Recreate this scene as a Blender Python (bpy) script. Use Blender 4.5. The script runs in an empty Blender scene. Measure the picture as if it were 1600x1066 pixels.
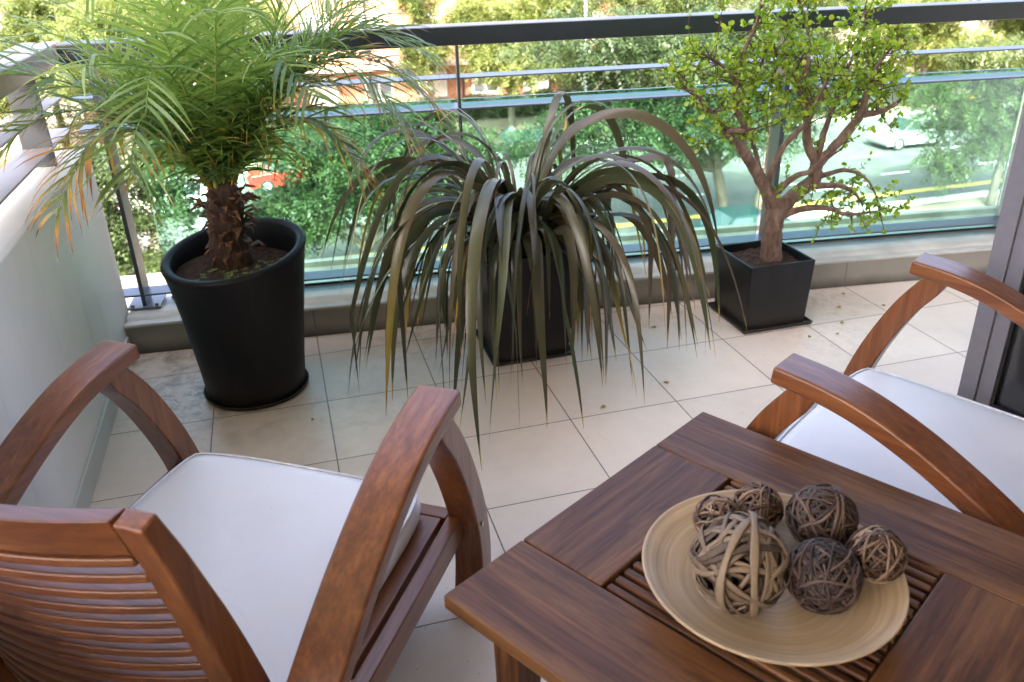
import bpy, bmesh, math, random
import numpy as np
from mathutils import Matrix, Vector, Euler, Quaternion

random.seed(7)
rad = math.radians
scene = bpy.context.scene
COL = scene.collection

# ---------------------------------------------------------------- camera
cam_d = bpy.data.cameras.new('camera')
cam = bpy.data.objects.new('camera', cam_d)
COL.objects.link(cam)
scene.camera = cam
cam_d.sensor_width = 36.0
cam_d.lens = 29.36
cam_d.clip_start = 0.05
cam_d.clip_end = 600
cam.matrix_world = (Matrix.Translation((-0.0253, -2.2889, 1.2646)) @ Matrix.Rotation(rad(-15.0), 4, 'Z')
                    @ Matrix.Rotation(rad(64.04), 4, 'X') @ Matrix.Rotation(rad(-1.703), 4, 'Z'))
cam_d.dof.use_dof = True
cam_d.dof.focus_distance = 1.85
cam_d.dof.aperture_fstop = 5.8

# ---------------------------------------------------------------- world, sun, exposure
SUN_EL, SUN_AZ = rad(46), rad(203)          # azimuth measured clockwise from +Y
world = bpy.data.worlds.new('World')
scene.world = world
world.use_nodes = True
wn = world.node_tree
for n in list(wn.nodes):
    wn.nodes.remove(n)
sky = wn.nodes.new('ShaderNodeTexSky')
sky.sky_type = 'NISHITA'
sky.sun_disc = False
sky.sun_elevation = SUN_EL
sky.sun_rotation = SUN_AZ
sky.dust_density = 9.0
sky.air_density = 0.6
sky.ozone_density = 0.0
bg = wn.nodes.new('ShaderNodeBackground')
bg.inputs['Strength'].default_value = 0.15
wo = wn.nodes.new('ShaderNodeOutputWorld')
wn.links.new(sky.outputs[0], bg.inputs[0])
wn.links.new(bg.outputs[0], wo.inputs[0])

sun_d = bpy.data.lights.new('sun', 'SUN')
sun_d.energy = 2.0
sun_d.angle = rad(0.5)
sun_d.color = (1.0, 0.95, 0.86)
sun = bpy.data.objects.new('sun', sun_d)
COL.objects.link(sun)
sdir = Vector((math.sin(SUN_AZ) * math.cos(SUN_EL), math.cos(SUN_AZ) * math.cos(SUN_EL), math.sin(SUN_EL)))
sun.rotation_euler = sdir.to_track_quat('Z', 'Y').to_euler()

scene.view_settings.view_transform = 'Standard'
scene.view_settings.look = 'None'
scene.view_settings.exposure = 3.55
scene.view_settings.gamma = 1.0
scene.cycles.max_bounces = 10
scene.cycles.transparent_max_bounces = 24
scene.cycles.sample_clamp_indirect = 6.0
scene.cycles.use_denoising = True

# ---------------------------------------------------------------- materials
def newmat(name):
    m = bpy.data.materials.new(name)
    m.use_nodes = True
    nt = m.node_tree
    b = nt.nodes['Principled BSDF']
    return m, nt, b

def N(nt, t, **kw):
    n = nt.nodes.new(t)
    for k, v in kw.items():
        if k.startswith('i_'):
            n.inputs[k[2:].replace('_', ' ')].default_value = v
        else:
            setattr(n, k, v)
    return n

def ramp(nt, fac, stops):
    r = nt.nodes.new('ShaderNodeValToRGB')
    cr = r.color_ramp
    while len(cr.elements) < len(stops):
        cr.elements.new(0.5)
    for e, (p, c) in zip(cr.elements, stops):
        e.position = p
        e.color = (c[0], c[1], c[2], 1)
    nt.links.new(fac, r.inputs[0])
    return r.outputs[0]

def coords(nt, scale=(1, 1, 1), loc=(0, 0, 0), rot=(0, 0, 0)):
    tc = nt.nodes.new('ShaderNodeTexCoord')
    mp = nt.nodes.new('ShaderNodeMapping')
    mp.inputs['Scale'].default_value = scale
    mp.inputs['Location'].default_value = loc
    mp.inputs['Rotation'].default_value = rot
    nt.links.new(tc.outputs['Object'], mp.inputs[0])
    return mp.outputs[0]

def noise(nt, vec, scale, detail=4, rough=0.55, dist=0.0):
    n = nt.nodes.new('ShaderNodeTexNoise')
    n.inputs['Scale'].default_value = scale
    n.inputs['Detail'].default_value = detail
    n.inputs['Roughness'].default_value = rough
    n.inputs['Distortion'].default_value = dist
    nt.links.new(vec, n.inputs['Vector'])
    return n.outputs[0]

def bump(nt, b, h, strength=0.3, dist=0.01):
    bp = nt.nodes.new('ShaderNodeBump')
    bp.inputs['Strength'].default_value = strength
    bp.inputs['Distance'].default_value = dist
    nt.links.new(h, bp.inputs['Height'])
    nt.links.new(bp.outputs[0], b.inputs['Normal'])

def math_n(nt, op, a, b=None):
    n = nt.nodes.new('ShaderNodeMath')
    n.operation = op
    for i, v in enumerate((a, b)):
        if v is None:
            continue
        if isinstance(v, (int, float)):
            n.inputs[i].default_value = v
        else:
            nt.links.new(v, n.inputs[i])
    return n.outputs[0]

def mixc(nt, fac, a, b, mode='MIX'):
    n = nt.nodes.new('ShaderNodeMix')
    n.data_type = 'RGBA'
    n.blend_type = mode
    for i, v in ((0, fac), (6, a), (7, b)):
        if isinstance(v, (int, float)):
            n.inputs[i].default_value = v
        elif isinstance(v, tuple):
            n.inputs[i].default_value = (v[0], v[1], v[2], 1)
        else:
            nt.links.new(v, n.inputs[i])
    return n.outputs[2]

def simple(name, col, rough=0.5, nscale=30, namt=0.15, metallic=0.0, bmp=0.0, coat=0.0, spec=0.5):
    m, nt, b = newmat(name)
    v = coords(nt)
    f = noise(nt, v, nscale)
    lo = tuple(c * (1 - namt) for c in col)
    hi = tuple(min(1, c * (1 + namt)) for c in col)
    nt.links.new(ramp(nt, f, [(0.3, lo), (0.7, hi)]), b.inputs['Base Color'])
    b.inputs['Roughness'].default_value = rough
    b.inputs['Metallic'].default_value = metallic
    b.inputs['Specular IOR Level'].default_value = spec
    if coat:
        b.inputs['Coat Weight'].default_value = coat
        b.inputs['Coat Roughness'].default_value = 0.15
    if bmp:
        bump(nt, b, noise(nt, v, nscale * 4), bmp, 0.004)
    return m

def wood(name, axis, dark=(0.090, 0.026, 0.008), mid=(0.195, 0.060, 0.017), light=(0.34, 0.130, 0.040), rough=0.33, seed=0.0, wear=0.5, coat=0.40, spec=0.5):
    m, nt, b = newmat(name)
    s = [60, 60, 60]
    s[axis] = 2.6
    v = coords(nt, tuple(s), (seed, seed * 0.7, seed * 1.3))
    streak = noise(nt, v, 1.0, 8, 0.62, 0.5)
    s2 = [150, 150, 150]
    s2[axis] = 7
    fine = noise(nt, coords(nt, tuple(s2)), 1.0, 3, 0.6)
    ps = [14, 14, 14]
    ps[axis] = 2.2
    patch = noise(nt, coords(nt, tuple(ps), (seed, 3, seed)), 1.0, 6, 0.7)
    base = ramp(nt, streak, [(0.22, dark), (0.5, mid), (0.80, light)])
    base = mixc(nt, math_n(nt, 'MULTIPLY', math_n(nt, 'SUBTRACT', fine, 0.42), 2.2), base, dark)
    wearm = math_n(nt, 'MULTIPLY', math_n(nt, 'GREATER_THAN', patch, 0.0), math_n(nt, 'MULTIPLY', math_n(nt, 'SUBTRACT', patch, 0.48), wear * 5))
    cl = nt.nodes.new('ShaderNodeClamp')
    nt.links.new(wearm, cl.inputs[0])
    base = mixc(nt, math_n(nt, 'MULTIPLY', cl.outputs[0], 0.55), base, (light[0] * 0.95, light[1] * 1.05, light[2] * 1.1))
    nt.links.new(base, b.inputs['Base Color'])
    nt.links.new(math_n(nt, 'ADD', math_n(nt, 'MULTIPLY', fine, 0.22), rough - 0.08), b.inputs['Roughness'])
    b.inputs['Specular IOR Level'].default_value = spec
    b.inputs['Coat Weight'].default_value = coat
    b.inputs['Coat Roughness'].default_value = 0.28
    bump(nt, b, math_n(nt, 'ADD', math_n(nt, 'MULTIPLY', fine, 0.6), streak), 0.16, 0.002)
    return m

W = {a: wood('chair_wood_' + 'xyz'[a], a, seed=a * 2.3) for a in range(3)}
TD, TM, TL = (0.036, 0.013, 0.005), (0.100, 0.037, 0.013), (0.23, 0.100, 0.035)
WT = {a: wood('table_wood_' + 'xyz'[a], a, TD, TM, TL, 0.48, 5.1 + a, 1.4, 0.06, 0.32) for a in range(3)}

def tile_mat(name, T=1 / 3, col=(0.74, 0.65, 0.555), grout=(0.16, 0.125, 0.095), vertical=False, wet=True):
    m, nt, b = newmat(name)
    tc = nt.nodes.new('ShaderNodeTexCoord')
    sx = nt.nodes.new('ShaderNodeSeparateXYZ')
    nt.links.new(tc.outputs['Object'], sx.inputs[0])
    def line(o, off=0.0):
        u = math_n(nt, 'DIVIDE', math_n(nt, 'ADD', o, off), T)
        fr = math_n(nt, 'FRACT', math_n(nt, 'ADD', u, 200.5))
        d = math_n(nt, 'MULTIPLY', math_n(nt, 'ABSOLUTE', math_n(nt, 'SUBTRACT', fr, 0.5)), T)
        return d, math_n(nt, 'FLOOR', math_n(nt, 'ADD', u, 200.0))
    dx, ix = line(sx.outputs[0])
    if vertical:
        d, iy = dx, ix
    else:
        dy, iy = line(sx.outputs[1])
        d = math_n(nt, 'MINIMUM', dx, dy)
    wob = noise(nt, coords(nt), 60, 3)
    dd = math_n(nt, 'ADD', d, math_n(nt, 'MULTIPLY', math_n(nt, 'SUBTRACT', wob, 0.5), 0.0012))
    gm = nt.nodes.new('ShaderNodeMapRange')
    gm.inputs[1].default_value = 0.0010
    gm.inputs[2].default_value = 0.0024
    gm.inputs[3].default_value = 1.0
    gm.inputs[4].default_value = 0.0
    nt.links.new(dd, gm.inputs[0])
    cmb = nt.nodes.new('ShaderNodeCombineXYZ')
    nt.links.new(ix, cmb.inputs[0]); nt.links.new(iy, cmb.inputs[1])
    wnz = nt.nodes.new('ShaderNodeTexWhiteNoise')
    nt.links.new(cmb.outputs[0], wnz.inputs[0])
    big = noise(nt, coords(nt), 2.2, 5, 0.6)
    sm = noise(nt, coords(nt), 28, 5, 0.65)
    c = ramp(nt, math_n(nt, 'ADD', math_n(nt, 'MULTIPLY', big, 0.75), math_n(nt, 'MULTIPLY', sm, 0.25)),
             [(0.3, tuple(x * 0.86 for x in col)), (0.68, tuple(min(1, x * 1.1) for x in col))])
    c = mixc(nt, math_n(nt, 'MULTIPLY', wnz.outputs[0], 0.30), c, (col[0] * 0.80, col[1] * 0.78, col[2] * 0.76))
    # sparse brown specks
    sp = noise(nt, coords(nt), 90, 2, 0.5)
    spm = math_n(nt, 'MULTIPLY', math_n(nt, 'GREATER_THAN', sp, 0.735), 0.6)
    c = mixc(nt, spm, c, (0.16, 0.10, 0.06))
    if not vertical:
        # earth spilt and stained beside the round pot, and round the feet of the others
        def stain(cx, cy, r, strength, colr, c, sc=14):
            vm = nt.nodes.new('ShaderNodeVectorMath'); vm.operation = 'DISTANCE'
            vm.inputs[1].default_value = (cx, cy, 0)
            nt.links.new(tc.outputs['Object'], vm.inputs[0])
            mr = nt.nodes.new('ShaderNodeMapRange')
            mr.inputs[1].default_value = r; mr.inputs[2].default_value = r * 0.25
            mr.inputs[3].default_value = 0; mr.inputs[4].default_value = 1
            nt.links.new(vm.outputs['Value'], mr.inputs[0])
            nn = noise(nt, coords(nt, (1, 1, 1), (cx, cy, 0)), sc, 6, 0.75, 0.6)
            k = nt.nodes.new('ShaderNodeMapRange')
            k.inputs[1].default_value = 0.46; k.inputs[2].default_value = 0.64
            k.inputs[3].default_value = 0; k.inputs[4].default_value = strength
            nt.links.new(nn, k.inputs[0])
            return mixc(nt, math_n(nt, 'MULTIPLY', mr.outputs[0], k.outputs[0]), c, colr)
        c = stain(-0.42, 0.16, 0.26, 0.85, (0.17, 0.13, 0.09), c, 22)
        c = stain(-0.30, 0.02, 0.30, 0.45, (0.30, 0.24, 0.17), c, 10)
        c = stain(-0.5, 0.5, 0.35, 0.8, (0.20, 0.15, 0.10), c, 12)
        c = stain(0.35, 0.33, 0.32, 0.5, (0.32, 0.25, 0.16), c, 16)
        c = stain(1.88, 0.16, 0.22, 0.55, (0.45, 0.33, 0.18), c, 24)
        c = stain(1.3, 0.3, 0.3, 0.4, (0.34, 0.28, 0.20), c, 16)
        c = stain(0.05, -0.05, 0.4, 0.3, (0.36, 0.29, 0.22), c, 12)
        c = stain(1.7, -0.1, 0.3, 0.35, (0.40, 0.32, 0.24), c, 30)
    else:
        # grime creeping up from the foot of the tiles
        g = nt.nodes.new('ShaderNodeMapRange')
        g.inputs[1].default_value = 0.045; g.inputs[2].default_value = 0.0
        nt.links.new(math_n(nt, 'ADD', sx.outputs[2], math_n(nt, 'MULTIPLY', math_n(nt, 'SUBTRACT', big, 0.5), 0.09)), g.inputs[0])
        c = mixc(nt, math_n(nt, 'MULTIPLY', g.outputs[0], 0.85), c, (0.035, 0.028, 0.02))
    c = mixc(nt, gm.outputs[0], c, grout)
    nt.links.new(c, b.inputs['Base Color'])
    nt.links.new(math_n(nt, 'ADD', math_n(nt, 'MULTIPLY', sm, 0.16), 0.30), b.inputs['Roughness'])
    hgt = math_n(nt, 'SUBTRACT', math_n(nt, 'MULTIPLY', big, 0.12), gm.outputs[0])
    bump(nt, b, hgt, 0.35, 0.002)
    return m

M_floor = tile_mat('floor_tiles')
M_riser = tile_mat('kerb_tiles', col=(0.30, 0.285, 0.245), vertical=True)
M_skirt = simple('skirting_tile', (0.50, 0.50, 0.45), 0.4, 6, 0.12, bmp=0.05)

def plaster():
    m, nt, b = newmat('white_plaster')
    v = coords(nt)
    big = noise(nt, v, 1.7, 5, 0.6)
    c = ramp(nt, big, [(0.3, (0.72, 0.72, 0.69)), (0.7, (0.83, 0.82, 0.79))])
    dr = N(nt, 'ShaderNodeMapRange'); dr.inputs[1].default_value = 0.56; dr.inputs[2].default_value = 0.78; dr.inputs[4].default_value = 0.30
    nt.links.new(noise(nt, coords(nt, (1, 16, 1.1)), 1.4, 5, 0.7, 0.3), dr.inputs[0])
    c = mixc(nt, dr.outputs[0], c, (0.45, 0.43, 0.38))
    nt.links.new(c, b.inputs['Base Color'])
    b.inputs['Roughness'].default_value = 0.55
    bump(nt, b, noise(nt, v, 160, 4, 0.6), 0.06, 0.002)
    return m
M_wall = plaster()
M_sill = simple('pale_sill_paint', (0.46, 0.46, 0.42), 0.42, 7, 0.2, bmp=0.08)
M_ledge = simple('outer_ledge_stone', (0.42, 0.38, 0.30), 0.6, 9, 0.25, bmp=0.1)
M_ceil = simple('ceiling_paint', (0.42, 0.39, 0.34), 0.8, 5, 0.05)
M_rail = simple('charcoal_rail_paint', (0.016, 0.024, 0.030), 0.30, 20, 0.12, spec=0.6)
M_post = simple('post_paint', (0.050, 0.068, 0.075), 0.35, 25, 0.15, spec=0.6)
M_railflat = simple('slate_rail_paint', (0.075, 0.095, 0.13), 0.28, 25, 0.15, spec=0.7, bmp=0.03)
M_sider = simple('pale_side_rail_paint', (0.24, 0.215, 0.215), 0.4, 12, 0.1)
M_alu = simple('grey_aluminium', (0.20, 0.19, 0.21), 0.38, 40, 0.05)
M_gasket = simple('black_gasket', (0.012, 0.012, 0.013), 0.5)
M_darkglass = simple('dark_door_glass', (0.03, 0.032, 0.035), 0.06, 3, 0.1, spec=0.8)
M_pot = simple('charcoal_plastic', (0.0075, 0.0082, 0.010), 0.5, 60, 0.2, bmp=0.05, spec=0.3)
M_potc = simple('charcoal_ceramic', (0.0075, 0.0088, 0.0105), 0.38, 40, 0.2, bmp=0.03, spec=0.35)
def pot_mat(name, col, rough, spec):
    m, nt, b = newmat(name)
    v = coords(nt)
    f = noise(nt, coords(nt, (1, 1, 0.35)), 7, 6, 0.7, 0.4)
    sp = noise(nt, v, 70, 4, 0.7)
    tc = nt.nodes.new('ShaderNodeTexCoord'); sx = nt.nodes.new('ShaderNodeSeparateXYZ')
    nt.links.new(tc.outputs['Object'], sx.inputs[0])
    lo = N(nt, 'ShaderNodeMapRange'); lo.inputs[1].default_value = 0.11; lo.inputs[2].default_value = 0.0
    nt.links.new(math_n(nt, 'ADD', sx.outputs[2], math_n(nt, 'MULTIPLY', math_n(nt, 'SUBTRACT', f, 0.5), 0.15)), lo.inputs[0])
    d = N(nt, 'ShaderNodeMapRange'); d.inputs[1].default_value = 0.5; d.inputs[2].default_value = 0.8; d.inputs[4].default_value = 0.22
    nt.links.new(f, d.inputs[0])
    c = mixc(nt, d.outputs[0], col, (0.06, 0.055, 0.05))
    c = mixc(nt, math_n(nt, 'MULTIPLY', lo.outputs[0], math_n(nt, 'MULTIPLY', sp, 0.55)), c, (0.085, 0.065, 0.045))
    nt.links.new(c, b.inputs['Base Color'])
    nt.links.new(math_n(nt, 'ADD', math_n(nt, 'MULTIPLY', f, 0.25), rough - 0.1), b.inputs['Roughness'])
    b.inputs['Specular IOR Level'].default_value = spec
    bump(nt, b, sp, 0.06, 0.003)
    return m
M_pot = pot_mat('charcoal_plastic', (0.0065, 0.007, 0.0085), 0.5, 0.25)
M_potc = pot_mat('charcoal_ceramic', (0.0065, 0.0075, 0.009), 0.36, 0.3)
M_screw = simple('steel', (0.4, 0.4, 0.4), 0.35, 20, 0.1, metallic=0.9)

def glass_mat():
    m, nt, b = newmat('green_edged_glass')
    nt.nodes.remove(b)
    out = nt.nodes['Material Output']
    tr = N(nt, 'ShaderNodeBsdfTransparent')
    tr.inputs[0].default_value = (0.71, 0.925, 0.86, 1)
    gl = N(nt, 'ShaderNodeBsdfGlossy')
    gl.inputs['Roughness'].default_value = 0.02
    fr = N(nt, 'ShaderNodeFresnel')
    fr.inputs[0].default_value = 1.5
    mx = N(nt, 'ShaderNodeMixShader')
    nt.links.new(fr.outputs[0], mx.inputs[0])
    nt.links.new(tr.outputs[0], mx.inputs[1])
    nt.links.new(gl.outputs[0], mx.inputs[2])
    df = N(nt, 'ShaderNodeBsdfDiffuse')
    df.inputs[0].default_value = (0.55, 0.72, 0.66, 1)
    mx2 = N(nt, 'ShaderNodeMixShader')
    dirt = noise(nt, coords(nt), 5, 5, 0.65)
    nt.links.new(math_n(nt, 'MULTIPLY', dirt, 0.03), mx2.inputs[0])
    nt.links.new(mx.outputs[0], mx2.inputs[1])
    nt.links.new(df.outputs[0], mx2.inputs[2])
    nt.links.new(mx2.outputs[0], out.inputs[0])
    return m
M_glass = glass_mat()
M_glassedge = simple('glass_edge', (0.13, 0.42, 0.34), 0.2, 10, 0.2)

def cushion_mat():
    m, nt, b = newmat('white_vinyl')
    v = coords(nt)
    f = noise(nt, v, 4, 4)
    c = ramp(nt, f, [(0.3, (0.80, 0.81, 0.84)), (0.7, (0.86, 0.87, 0.90))])
    sp = math_n(nt, 'GREATER_THAN', noise(nt, v, 45, 2), 0.76)
    c = mixc(nt, math_n(nt, 'MULTIPLY', sp, 0.35), c, (0.45, 0.45, 0.45))
    nt.links.new(c, b.inputs['Base Color'])
    b.inputs['Roughness'].default_value = 0.42
    h = math_n(nt, 'ADD', math_n(nt, 'MULTIPLY', noise(nt, v, 9, 4, 0.5, 0.8), 8.0), noise(nt, v, 420, 2))
    bump(nt, b, h, 0.16, 0.003)
    return m
M_cush = cushion_mat()

def soil_mat():
    m, nt, b = newmat('potting_soil')
    v = coords(nt)
    f = noise(nt, v, 55, 6, 0.75)
    c = ramp(nt, f, [(0.3, (0.018, 0.010, 0.007)), (0.55, (0.075, 0.043, 0.028)), (0.75, (0.16, 0.10, 0.065))])
    nt.links.new(c, b.inputs['Base Color'])
    b.inputs['Roughness'].default_value = 0.95
    bump(nt, b, f, 1.0, 0.012)
    return m
M_soil = soil_mat()

def leaf_mat(name, base_stops, tip_stops=None, transl=0.3, rough=0.42, spec=0.5, stripe=None):
    """base colour follows attribute 'hue' (0..1, one value per leaf), blends to tip colours by attribute 'dry'."""
    m, nt, b = newmat(name)
    out = nt.nodes['Material Output']
    at = N(nt, 'ShaderNodeAttribute', attribute_name='hue')
    vn = noise(nt, coords(nt), 18, 3)
    fac = math_n(nt, 'ADD', at.outputs['Fac'], math_n(nt, 'MULTIPLY', math_n(nt, 'SUBTRACT', vn, 0.5), 0.35))
    c = ramp(nt, fac, base_stops)
    if stripe:
        a3 = N(nt, 'ShaderNodeAttribute', attribute_name='across')
        s = math_n(nt, 'POWER', math_n(nt, 'ABSOLUTE', a3.outputs['Fac']), 5.0)
        c = mixc(nt, math_n(nt, 'MULTIPLY', s, 0.55), c, stripe)
    if tip_stops:
        a2 = N(nt, 'ShaderNodeAttribute', attribute_name='dry')
        t = ramp(nt, a2.outputs['Fac'], tip_stops)
        mr = N(nt, 'ShaderNodeMapRange')
        mr.inputs[1].default_value = 0.12; mr.inputs[2].default_value = 0.42
        nt.links.new(a2.outputs['Fac'], mr.inputs[0])
        c = mixc(nt, mr.outputs[0], c, t)
    nt.links.new(c, b.inputs['Base Color'])
    b.inputs['Roughness'].default_value = rough
    b.inputs['Specular IOR Level'].default_value = spec
    tl = N(nt, 'ShaderNodeBsdfTranslucent')
    hs = N(nt, 'ShaderNodeHueSaturation')
    hs.inputs['Value'].default_value = 1.6
    hs.inputs['Saturation'].default_value = 1.1
    nt.links.new(c, hs.inputs['Color'])
    nt.links.new(hs.outputs[0], tl.inputs[0])
    mx = N(nt, 'ShaderNodeMixShader')
    mx.inputs[0].default_value = transl
    nt.links.new(b.outputs[0], mx.inputs[1])
    nt.links.new(tl.outputs[0], mx.inputs[2])
    nt.links.new(mx.outputs[0], out.inputs[0])
    return m

DRY = [(0.15, (0.30, 0.30, 0.04)), (0.4, (0.50, 0.24, 0.04)), (0.7, (0.28, 0.10, 0.03)), (1.0, (0.13, 0.06, 0.03))]
M_palm = leaf_mat('palm_leaflet', [(0.05, (0.030, 0.075, 0.016)), (0.5, (0.115, 0.20, 0.048)), (0.95, (0.24, 0.34, 0.085))], DRY, 0.36, 0.36)
M_flax = leaf_mat('flax_leaf', [(0.05, (0.024, 0.034, 0.013)), (0.45, (0.055, 0.066, 0.028)), (0.75, (0.080, 0.068, 0.038)), (1.0, (0.105, 0.068, 0.046))],
                  [(0.15, (0.20, 0.20, 0.04)), (0.4, (0.50, 0.33, 0.05)), (0.7, (0.50, 0.20, 0.03)), (1.0, (0.22, 0.12, 0.06))], 0.16, 0.33, 0.55,
                  stripe=(0.10, 0.055, 0.038))
M_jade = leaf_mat('jade_leaf', [(0.05, (0.12, 0.22, 0.02)), (0.55, (0.215, 0.36, 0.035)), (0.97, (0.42, 0.47, 0.05))], None, 0.3, 0.35)
M_tree = leaf_mat('street_tree_leaf', [(0.05, (0.030, 0.052, 0.016)), (0.5, (0.058, 0.085, 0.024)), (0.95, (0.105, 0.13, 0.036))], None, 0.38, 0.5)
M_treed = leaf_mat('near_tree_leaf', [(0.05, (0.016, 0.034, 0.013)), (0.5, (0.034, 0.062, 0.020)), (0.95, (0.072, 0.098, 0.030))], None, 0.34, 0.5)
M_treel = leaf_mat('pale_tree_leaf', [(0.05, (0.048, 0.074, 0.022)), (0.5, (0.092, 0.124, 0.034)), (0.95, (0.16, 0.18, 0.052))], None, 0.4, 0.5)

def bark(name, lo, mid, hi, sc=20, bs=0.5):
    m, nt, b = newmat(name)
    v = coords(nt, (1, 1, 0.45))
    f = noise(nt, v, sc, 6, 0.7, 0.3)
    nt.links.new(ramp(nt, f, [(0.3, lo), (0.5, mid), (0.72, hi)]), b.inputs['Base Color'])
    b.inputs['Roughness'].default_value = 0.7
    bump(nt, b, f, bs, 0.01)
    return m
M_jbark = bark('jade_bark', (0.07, 0.042, 0.030), (0.17, 0.105, 0.076), (0.33, 0.235, 0.175), 45, 0.6)
M_jtwig = bark('jade_twig', (0.035, 0.014, 0.012), (0.085, 0.035, 0.028), (0.16, 0.07, 0.05), 60, 0.3)
M_tbark = bark('tree_bark', (0.035, 0.028, 0.022), (0.075, 0.058, 0.045), (0.13, 0.10, 0.08), 4, 0.6)
M_ptrunk = bark('palm_fibre', (0.012, 0.006, 0.004), (0.045, 0.021, 0.011), (0.14, 0.065, 0.032), 70, 1.0)
M_pstub = bark('palm_stub', (0.040, 0.016, 0.008), (0.12, 0.052, 0.024), (0.36, 0.21, 0.12), 50, 0.5)

# ---------------------------------------------------------------- object helpers
def tag(o, label=None, cat=None, group=None, kind=None):
    if label: o['label'] = label
    if cat: o['category'] = cat
    if group: o['group'] = group
    if kind: o['kind'] = kind
    return o

def thing(name, label, cat, loc=(0, 0, 0), rz=0.0, group=None):
    o = bpy.data.objects.new(name, None)
    o.empty_display_size = 0.1
    COL.objects.link(o)
    o.location = loc
    o.rotation_euler = (0, 0, rz)
    return tag(o, label, cat, group)

def link(name, me, mat, parent=None, smooth=False, bev=0.0, seg=2):
    o = bpy.data.objects.new(name, me)
    COL.objects.link(o)
    if mat is not None:
        for mm in (mat if isinstance(mat, (list, tuple)) else [mat]):
            me.materials.append(mm)
    if parent is not None:
        o.parent = parent
    if smooth:
        me.polygons.foreach_set('use_smooth', [True] * len(me.polygons))
    if bev:
        md = o.modifiers.new('bevel', 'BEVEL')
        md.width = bev
        md.segments = seg
        md.limit_method = 'ANGLE'
        md.angle_limit = rad(35)
        me.polygons.foreach_set('use_smooth', [True] * len(me.polygons))
        wmod = o.modifiers.new('wn', 'WEIGHTED_NORMAL')
        wmod.keep_sharp = True
    return o

class MB:
    """collects boxes, prisms, tubes and sheets into one mesh"""
    def __init__(s):
        s.v = []; s.f = []; s.mi = []
    def add(s, vs, fs, mi=0):
        k = len(s.v)
        s.v += [tuple(p) for p in vs]
        s.f += [tuple(i + k for i in f) for f in fs]
        s.mi += [mi] * len(fs)
        return s
    def box(s, x0, x1, y0, y1, z0, z1, mi=0):
        vs = [(x, y, z) for z in (z0, z1) for y in (y0, y1) for x in (x0, x1)]
        return s.add(vs, [(0, 2, 3, 1), (4, 5, 7, 6), (0, 1, 5, 4), (2, 6, 7, 3), (0, 4, 6, 2), (1, 3, 7, 5)], mi)
    def prism(s, outline, a0, a1, axis=0, mi=0):
        """outline: 2D points in the two other axes (in order), extruded along axis from a0 to a1"""
        n = len(outline)
        def mk(a, p):
            if axis == 0: return (a, p[0], p[1])
            if axis == 1: return (p[0], a, p[1])
            return (p[0], p[1], a)
        vs = [mk(a0, p) for p in outline] + [mk(a1, p) for p in outline]
        fs = [tuple(range(n))[::-1], tuple(range(n, 2 * n))] + [(i, (i + 1) % n, n + (i + 1) % n, n + i) for i in range(n)]
        return s.add(vs, fs, mi)
    def ribbon(s, top, bot, a0, a1, axis=0, mi=0):
        """a curved bar: top and bot are matching lists of 2D points, made of clean quads"""
        n = len(top)
        def mk(a, p):
            if axis == 0: return (a, p[0], p[1])
            if axis == 1: return (p[0], a, p[1])
            return (p[0], p[1], a)
        vs = []
        for t, b_ in zip(top, bot):
            vs += [mk(a0, t), mk(a1, t), mk(a1, b_), mk(a0, b_)]
        fs = [(0, 1, 2, 3), tuple(4 * (n - 1) + i for i in (3, 2, 1, 0))]
        for i in range(n - 1):
            for k in range(4):
                fs.append((4 * i + k, 4 * i + 4 + k, 4 * i + 4 + (k + 1) % 4, 4 * i + (k + 1) % 4))
        return s.add(vs, fs, mi)
    def tube(s, pts, rs, n=8, mi=0, cap=True):
        pts = [Vector(p) for p in pts]
        if not isinstance(rs, (list, tuple)): rs = [rs] * len(pts)
        k = len(s.v)
        up = Vector((0.13, 0.27, 0.95))
        prev = None
        for i, p in enumerate(pts):
            d = (pts[min(i + 1, len(pts) - 1)] - pts[max(i - 1, 0)])
            if d.length < 1e-9: d = Vector((0, 0, 1))
            d.normalize()
            a = prev - d * prev.dot(d) if prev is not None else up.cross(d)
            if a.length < 1e-4: a = Vector((1, 0, 0)).cross(d)
            a.normalize(); prev = a
            b_ = d.cross(a)
            for j in range(n):
                t = 2 * math.pi * j / n
                s.v.append(tuple(p + (a * math.cos(t) + b_ * math.sin(t)) * rs[i]))
        for i in range(len(pts) - 1):
            for j in range(n):
                s.f.append((k + i * n + j, k + i * n + (j + 1) % n, k + (i + 1) * n + (j + 1) % n, k + (i + 1) * n + j)); s.mi.append(mi)
        if cap:
            s.f.append(tuple(k + j for j in range(n))[::-1]); s.mi.append(mi)
            e = k + (len(pts) - 1) * n
            s.f.append(tuple(e + j for j in range(n))); s.mi.append(mi)
        return s
    def lathe(s, prof, n=64, mi=0, c=(0, 0)):
        k = len(s.v)
        for r, z in prof:
            for j in range(n):
                t = 2 * math.pi * j / n
                s.v.append((c[0] + r * math.cos(t), c[1] + r * math.sin(t), z))
        for i in range(len(prof) - 1):
            for j in range(n):
                s.f.append((k + i * n + j, k + i * n + (j + 1) % n, k + (i + 1) * n + (j + 1) % n, k + (i + 1) * n + j)); s.mi.append(mi)
        return s
    def build(s, name, mat, parent=None, smooth=False, bev=0.0, seg=2):
        me = bpy.data.meshes.new(name)
        me.from_pydata(s.v, [], s.f)
        if any(s.mi):
            me.polygons.foreach_set('material_index', s.mi)
        bm = bmesh.new(); bm.from_mesh(me)
        bmesh.ops.recalc_face_normals(bm, faces=bm.faces)
        bm.to_mesh(me); bm.free()
        me.update()
        return link(name, me, mat, parent, smooth, bev, seg)

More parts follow.
